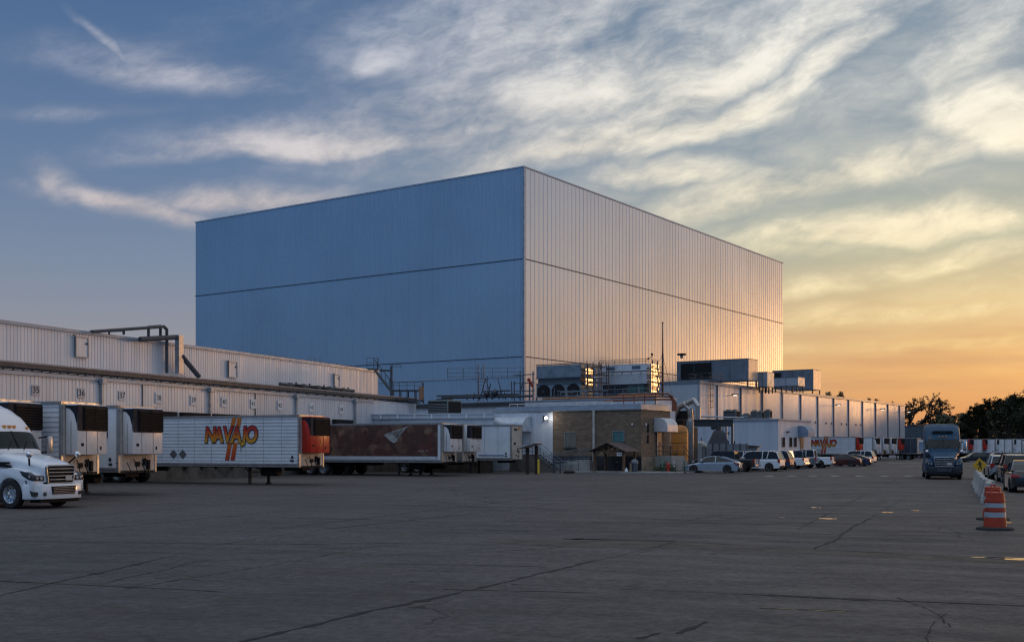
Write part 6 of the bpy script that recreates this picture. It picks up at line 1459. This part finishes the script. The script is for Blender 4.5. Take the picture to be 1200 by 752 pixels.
mb = MB(); mb.M = Matrix.Translation((0,-.026,1.16)) @ Matrix.Rotation(R(-6), 4, 'Y'); mb.ball((.02,0,.21),.05,10,6); mb.prism([(-.06,.14),(.06,.16),(.09,-.02),(-.02,-.04)], -.004, .004, 'xz')
mb.prism([(-.02,-.04),(.05,-.04),(.12,-.24),(.07,-.25)], -.004, .004, 'xz'); mb.prism([(-.02,-.03),(.03,-.03),(-.10,-.25),(-.14,-.23)], -.004, .004, 'xz'); mb.prism([(-.05,.13),(-.02,.10),(-.14,-.01),(-.16,.02)], -.004, .004, 'xz'); mb.prism([(.05,.14),(.06,.09),(.16,.03),(.17,.06)], -.004, .004, 'xz'); mb.build('pictogram', INK, pn)

# ------------------------------------------------------------ trees
BARK = mat('dark_bark', (.045,.035,.028), .9, 0, .3, 3)
def leafmat(name, a, b):
    m = bpy.data.materials.new(name); m.use_nodes = True; n = NT(m.node_tree); bb = m.node_tree.nodes['Principled BSDF']
    g_ = n.node('ShaderNodeNewGeometry'); n.put(bb.inputs['Base Color'], n.mix(g_.outputs['Random Per Island'], a, b)); bb.inputs['Roughness'].default_value = .6
    bb.inputs['Transmission Weight'].default_value = 0; return m
LF1 = leafmat('oak_leaf', (.018,.026,.010), (.045,.055,.020)); LF2 = leafmat('bare_autumn_leaf', (.03,.03,.012), (.06,.045,.02))
def tree(loc, h, rw, label, seed, leaf=LF1, density=1.0, open_=False, base=.25, group='trees along the horizon', ls=.34, name='tree'):
    rr = random.Random(seed); t = thing(name, label, 'tree', loc, rr.uniform(0, 360), group)
    tm = MB(); tips = []
    def grow(p, d, L, r, lev):
        n_ = 3; q = p
        for i in range(n_):
            d2 = (d+Vector((rr.uniform(-1,1), rr.uniform(-1,1), rr.uniform(-.4,.6)))*(.16 if lev == 0 else .26)).normalized(); q2 = q+d2*L/n_
            tm.cyl(q, q2, r*(1-.25*i/n_), 7 if lev < 2 else 4, r*(1-.25*(i+1)/n_)); q = q2; d = d2
            if lev >= 2: tips.append(q)
        if lev >= (4 if open_ else 3) or r < .02: tips.append(q); return
        for k in range(rr.choice((3, 3, 4)) if lev else 6):
            a = rr.uniform(0, 6.283); spread = rr.uniform(.45, 1.05) if lev else rr.uniform(.35, 1.2)
            o = d.orthogonal().normalized(); o2 = d.cross(o); nd = (d*math.cos(spread)+(o*math.cos(a)+o2*math.sin(a))*math.sin(spread)); nd.z = nd.z*.8+.14
            grow(q if k < 3 else p.lerp(q, rr.uniform(.55,1)), nd.normalized(), L*rr.uniform(.58,.82), r*.58, lev+1)
    th = h*base; grow(Vector((0,0,0)), Vector((0,0,1)), th, h*.022, 0)
    # scale the skeleton to the wanted height and spread
    mx = max(p.z for p in tips); mr = sorted(math.hypot(p.x, p.y) for p in tips)[int(len(tips)*.95)]
    kz, kr = (h*.96)/mx, rw/mr
    mxx = sum(p.x for p in tips)/len(tips); myy = sum(p.y for p in tips)/len(tips); mz = sum(p.z for p in tips)/len(tips)
    tm.v = [(x-mxx*min(z/mz,1.3), y-myy*min(z/mz,1.3), z) for x, y, z in tm.v]; tips = [Vector((p.x-mxx*min(p.z/mz,1.3), p.y-myy*min(p.z/mz,1.3), p.z)) for p in tips]
    mr = sorted(math.hypot(p.x, p.y) for p in tips)[int(len(tips)*.95)]; kr = rw/mr
    tm.v = [(x*(1 if z < th*.7 else kr), y*(1 if z < th*.7 else kr), z*kz) for x, y, z in tm.v]; tm.build('trunk', BARK, t)
    cm = MB(); V, Fc = [], []
    per = int((44 if not open_ else 15)*density); ls = ls*(.66 if not open_ else .62)
    rr.shuffle(tips); tips = tips[:(420 if not open_ else 640)]
    for p in tips:
        c = Vector((p.x*kr, p.y*kr, p.z*kz)); cr = rr.uniform(.35, 1.0)*h*(.075 if not open_ else .034)
        if rr.random() < .12: continue
        for i in range(per):
            v = Vector((rr.gauss(0,1), rr.gauss(0,1), rr.gauss(0,.7)))*cr*.55; q = c+v
            if q.z < th*.6*kz: continue
            u = Vector((rr.uniform(-1,1), rr.uniform(-1,1), rr.uniform(-1,1))).normalized(); o = u.orthogonal().normalized(); s_ = ls*rr.uniform(.6,1.3)
            k = len(V); V += [tuple(q-o*s_*.45), tuple(q+u*s_), tuple(q+o*s_*.45), tuple(q-u*s_*.8)]; Fc.append((k, k+1, k+2, k+3))
    me = bpy.data.meshes.new('crown'); me.from_pydata(V, [], Fc); me.materials.append(leaf); o = bpy.data.objects.new('crown', me); C.objects.link(o); o.parent = t
    return t
def tat(px, z, top, **k):
    X, Y = W(px, z); return ((X, Y, 0), Hh(top, z))
def T(px, z, top, rpx, label, seed, **k):
    loc, h = tat(px, z, top); return tree(loc, h, rpx*z/F, label, seed, **k)
T(1066, 300, 458, 42, 'large open-crowned oak rising directly behind the blue tractor', 11, leaf=LF2, open_=True, base=.2)
T(1024, 330, 464, 9, 'small round tree top peeping over the far end of the storage building', 12, open_=True)
T(1052, 340, 468, 14, 'sparse tree between the storage building end and the large open-crowned oak', 17, leaf=LF2, open_=True)
T(976, 260, 456.5, 15, 'dark tree top showing behind the middle of the storage building roof', 13, open_=True)
T(955, 262, 460, 8, 'small leafy top just right of the farthest rooftop unit', 14, open_=True)
tl = [(1098,330,488,18),(1112,300,486,16),(1128,290,484,17),(1150,285,478,18),(1140,330,470,16),(1160,270,463,22),(1175,300,468,18),(1183,262,466,20),(1198,255,456,22),(1216,250,452,22),(1237,246,448,24),(1262,250,450,24)]
labs = ['low dark tree just left of the blue tractor roof','low dark tree directly over the blue tractor roof','low dark tree just right of the blue tractor roof','broad dark tree above the left end of the far trailer row','taller ragged tree behind the broad one over the yellow sign',
 'tall open tree whose crown stands above the concrete barriers','dark tree behind the tall open one, toward the right edge','dark bushy tree before the right end of the tree line','high dark tree near the right picture edge','tallest dark tree cut by the right picture edge','dark tree just outside the right picture edge','last dark tree beyond the right picture edge']
for i, ((px, z, top, r_), lab) in enumerate(zip(tl, labs)):
    T(px, z, top, r_, lab, 30+i, open_=(i in (4, 5)), base=.16 if i not in (4,5) else .22, density=1.15, ls=.42)
# undergrowth wall that closes the gaps under the crowns
hed = MB(); rr = random.Random(9); V, Fc = [], []
for i in range(15000):
    x = rr.uniform(100, 175); z = 292+rr.uniform(0, 9)+(x-100)*-.2; hh = 7.5+2.5*math.sin(x*.35)+1.6*math.sin(x*.9+1); q = Vector((x, z, rr.uniform(0, hh)))
    u = Vector((rr.uniform(-1,1), rr.uniform(-1,1), rr.uniform(-1,1))).normalized(); o = u.orthogonal().normalized(); s_ = rr.uniform(.4,.9); k = len(V)
    V += [tuple(q-o*s_*.5), tuple(q+u*s_), tuple(q+o*s_*.5), tuple(q-u*s_*.8)]; Fc.append((k,k+1,k+2,k+3))
me = bpy.data.meshes.new('undergrowth'); me.from_pydata(V, [], Fc); me.materials.append(LF1); uo = bpy.data.objects.new('undergrowth', me); C.objects.link(uo); tag(uo, 'dense dark undergrowth below the far tree line', None, None, 'stuff')
fw = MB(); rr = random.Random(19); V, Fc = [], []
for i in range(16000):
    x = rr.uniform(-320, 420); z = 520+rr.uniform(0, 20); hh = 11+3*math.sin(x*.11)+2*math.sin(x*.37); q = Vector((x, z, rr.uniform(0, hh)))
    u = Vector((rr.uniform(-1,1), rr.uniform(-1,1), rr.uniform(-1,1))).normalized(); o = u.orthogonal().normalized(); s_ = rr.uniform(.9,1.9); k = len(V)
    V += [tuple(q-o*s_*.5), tuple(q+u*s_), tuple(q+o*s_*.5), tuple(q-u*s_*.8)]; Fc.append((k,k+1,k+2,k+3))
me = bpy.data.meshes.new('far_woods'); me.from_pydata(V, [], Fc); me.materials.append(LF1); uo = bpy.data.objects.new('far_woods', me); C.objects.link(uo); tag(uo, 'distant dark woods closing the horizon behind the plant', None, None, 'stuff')
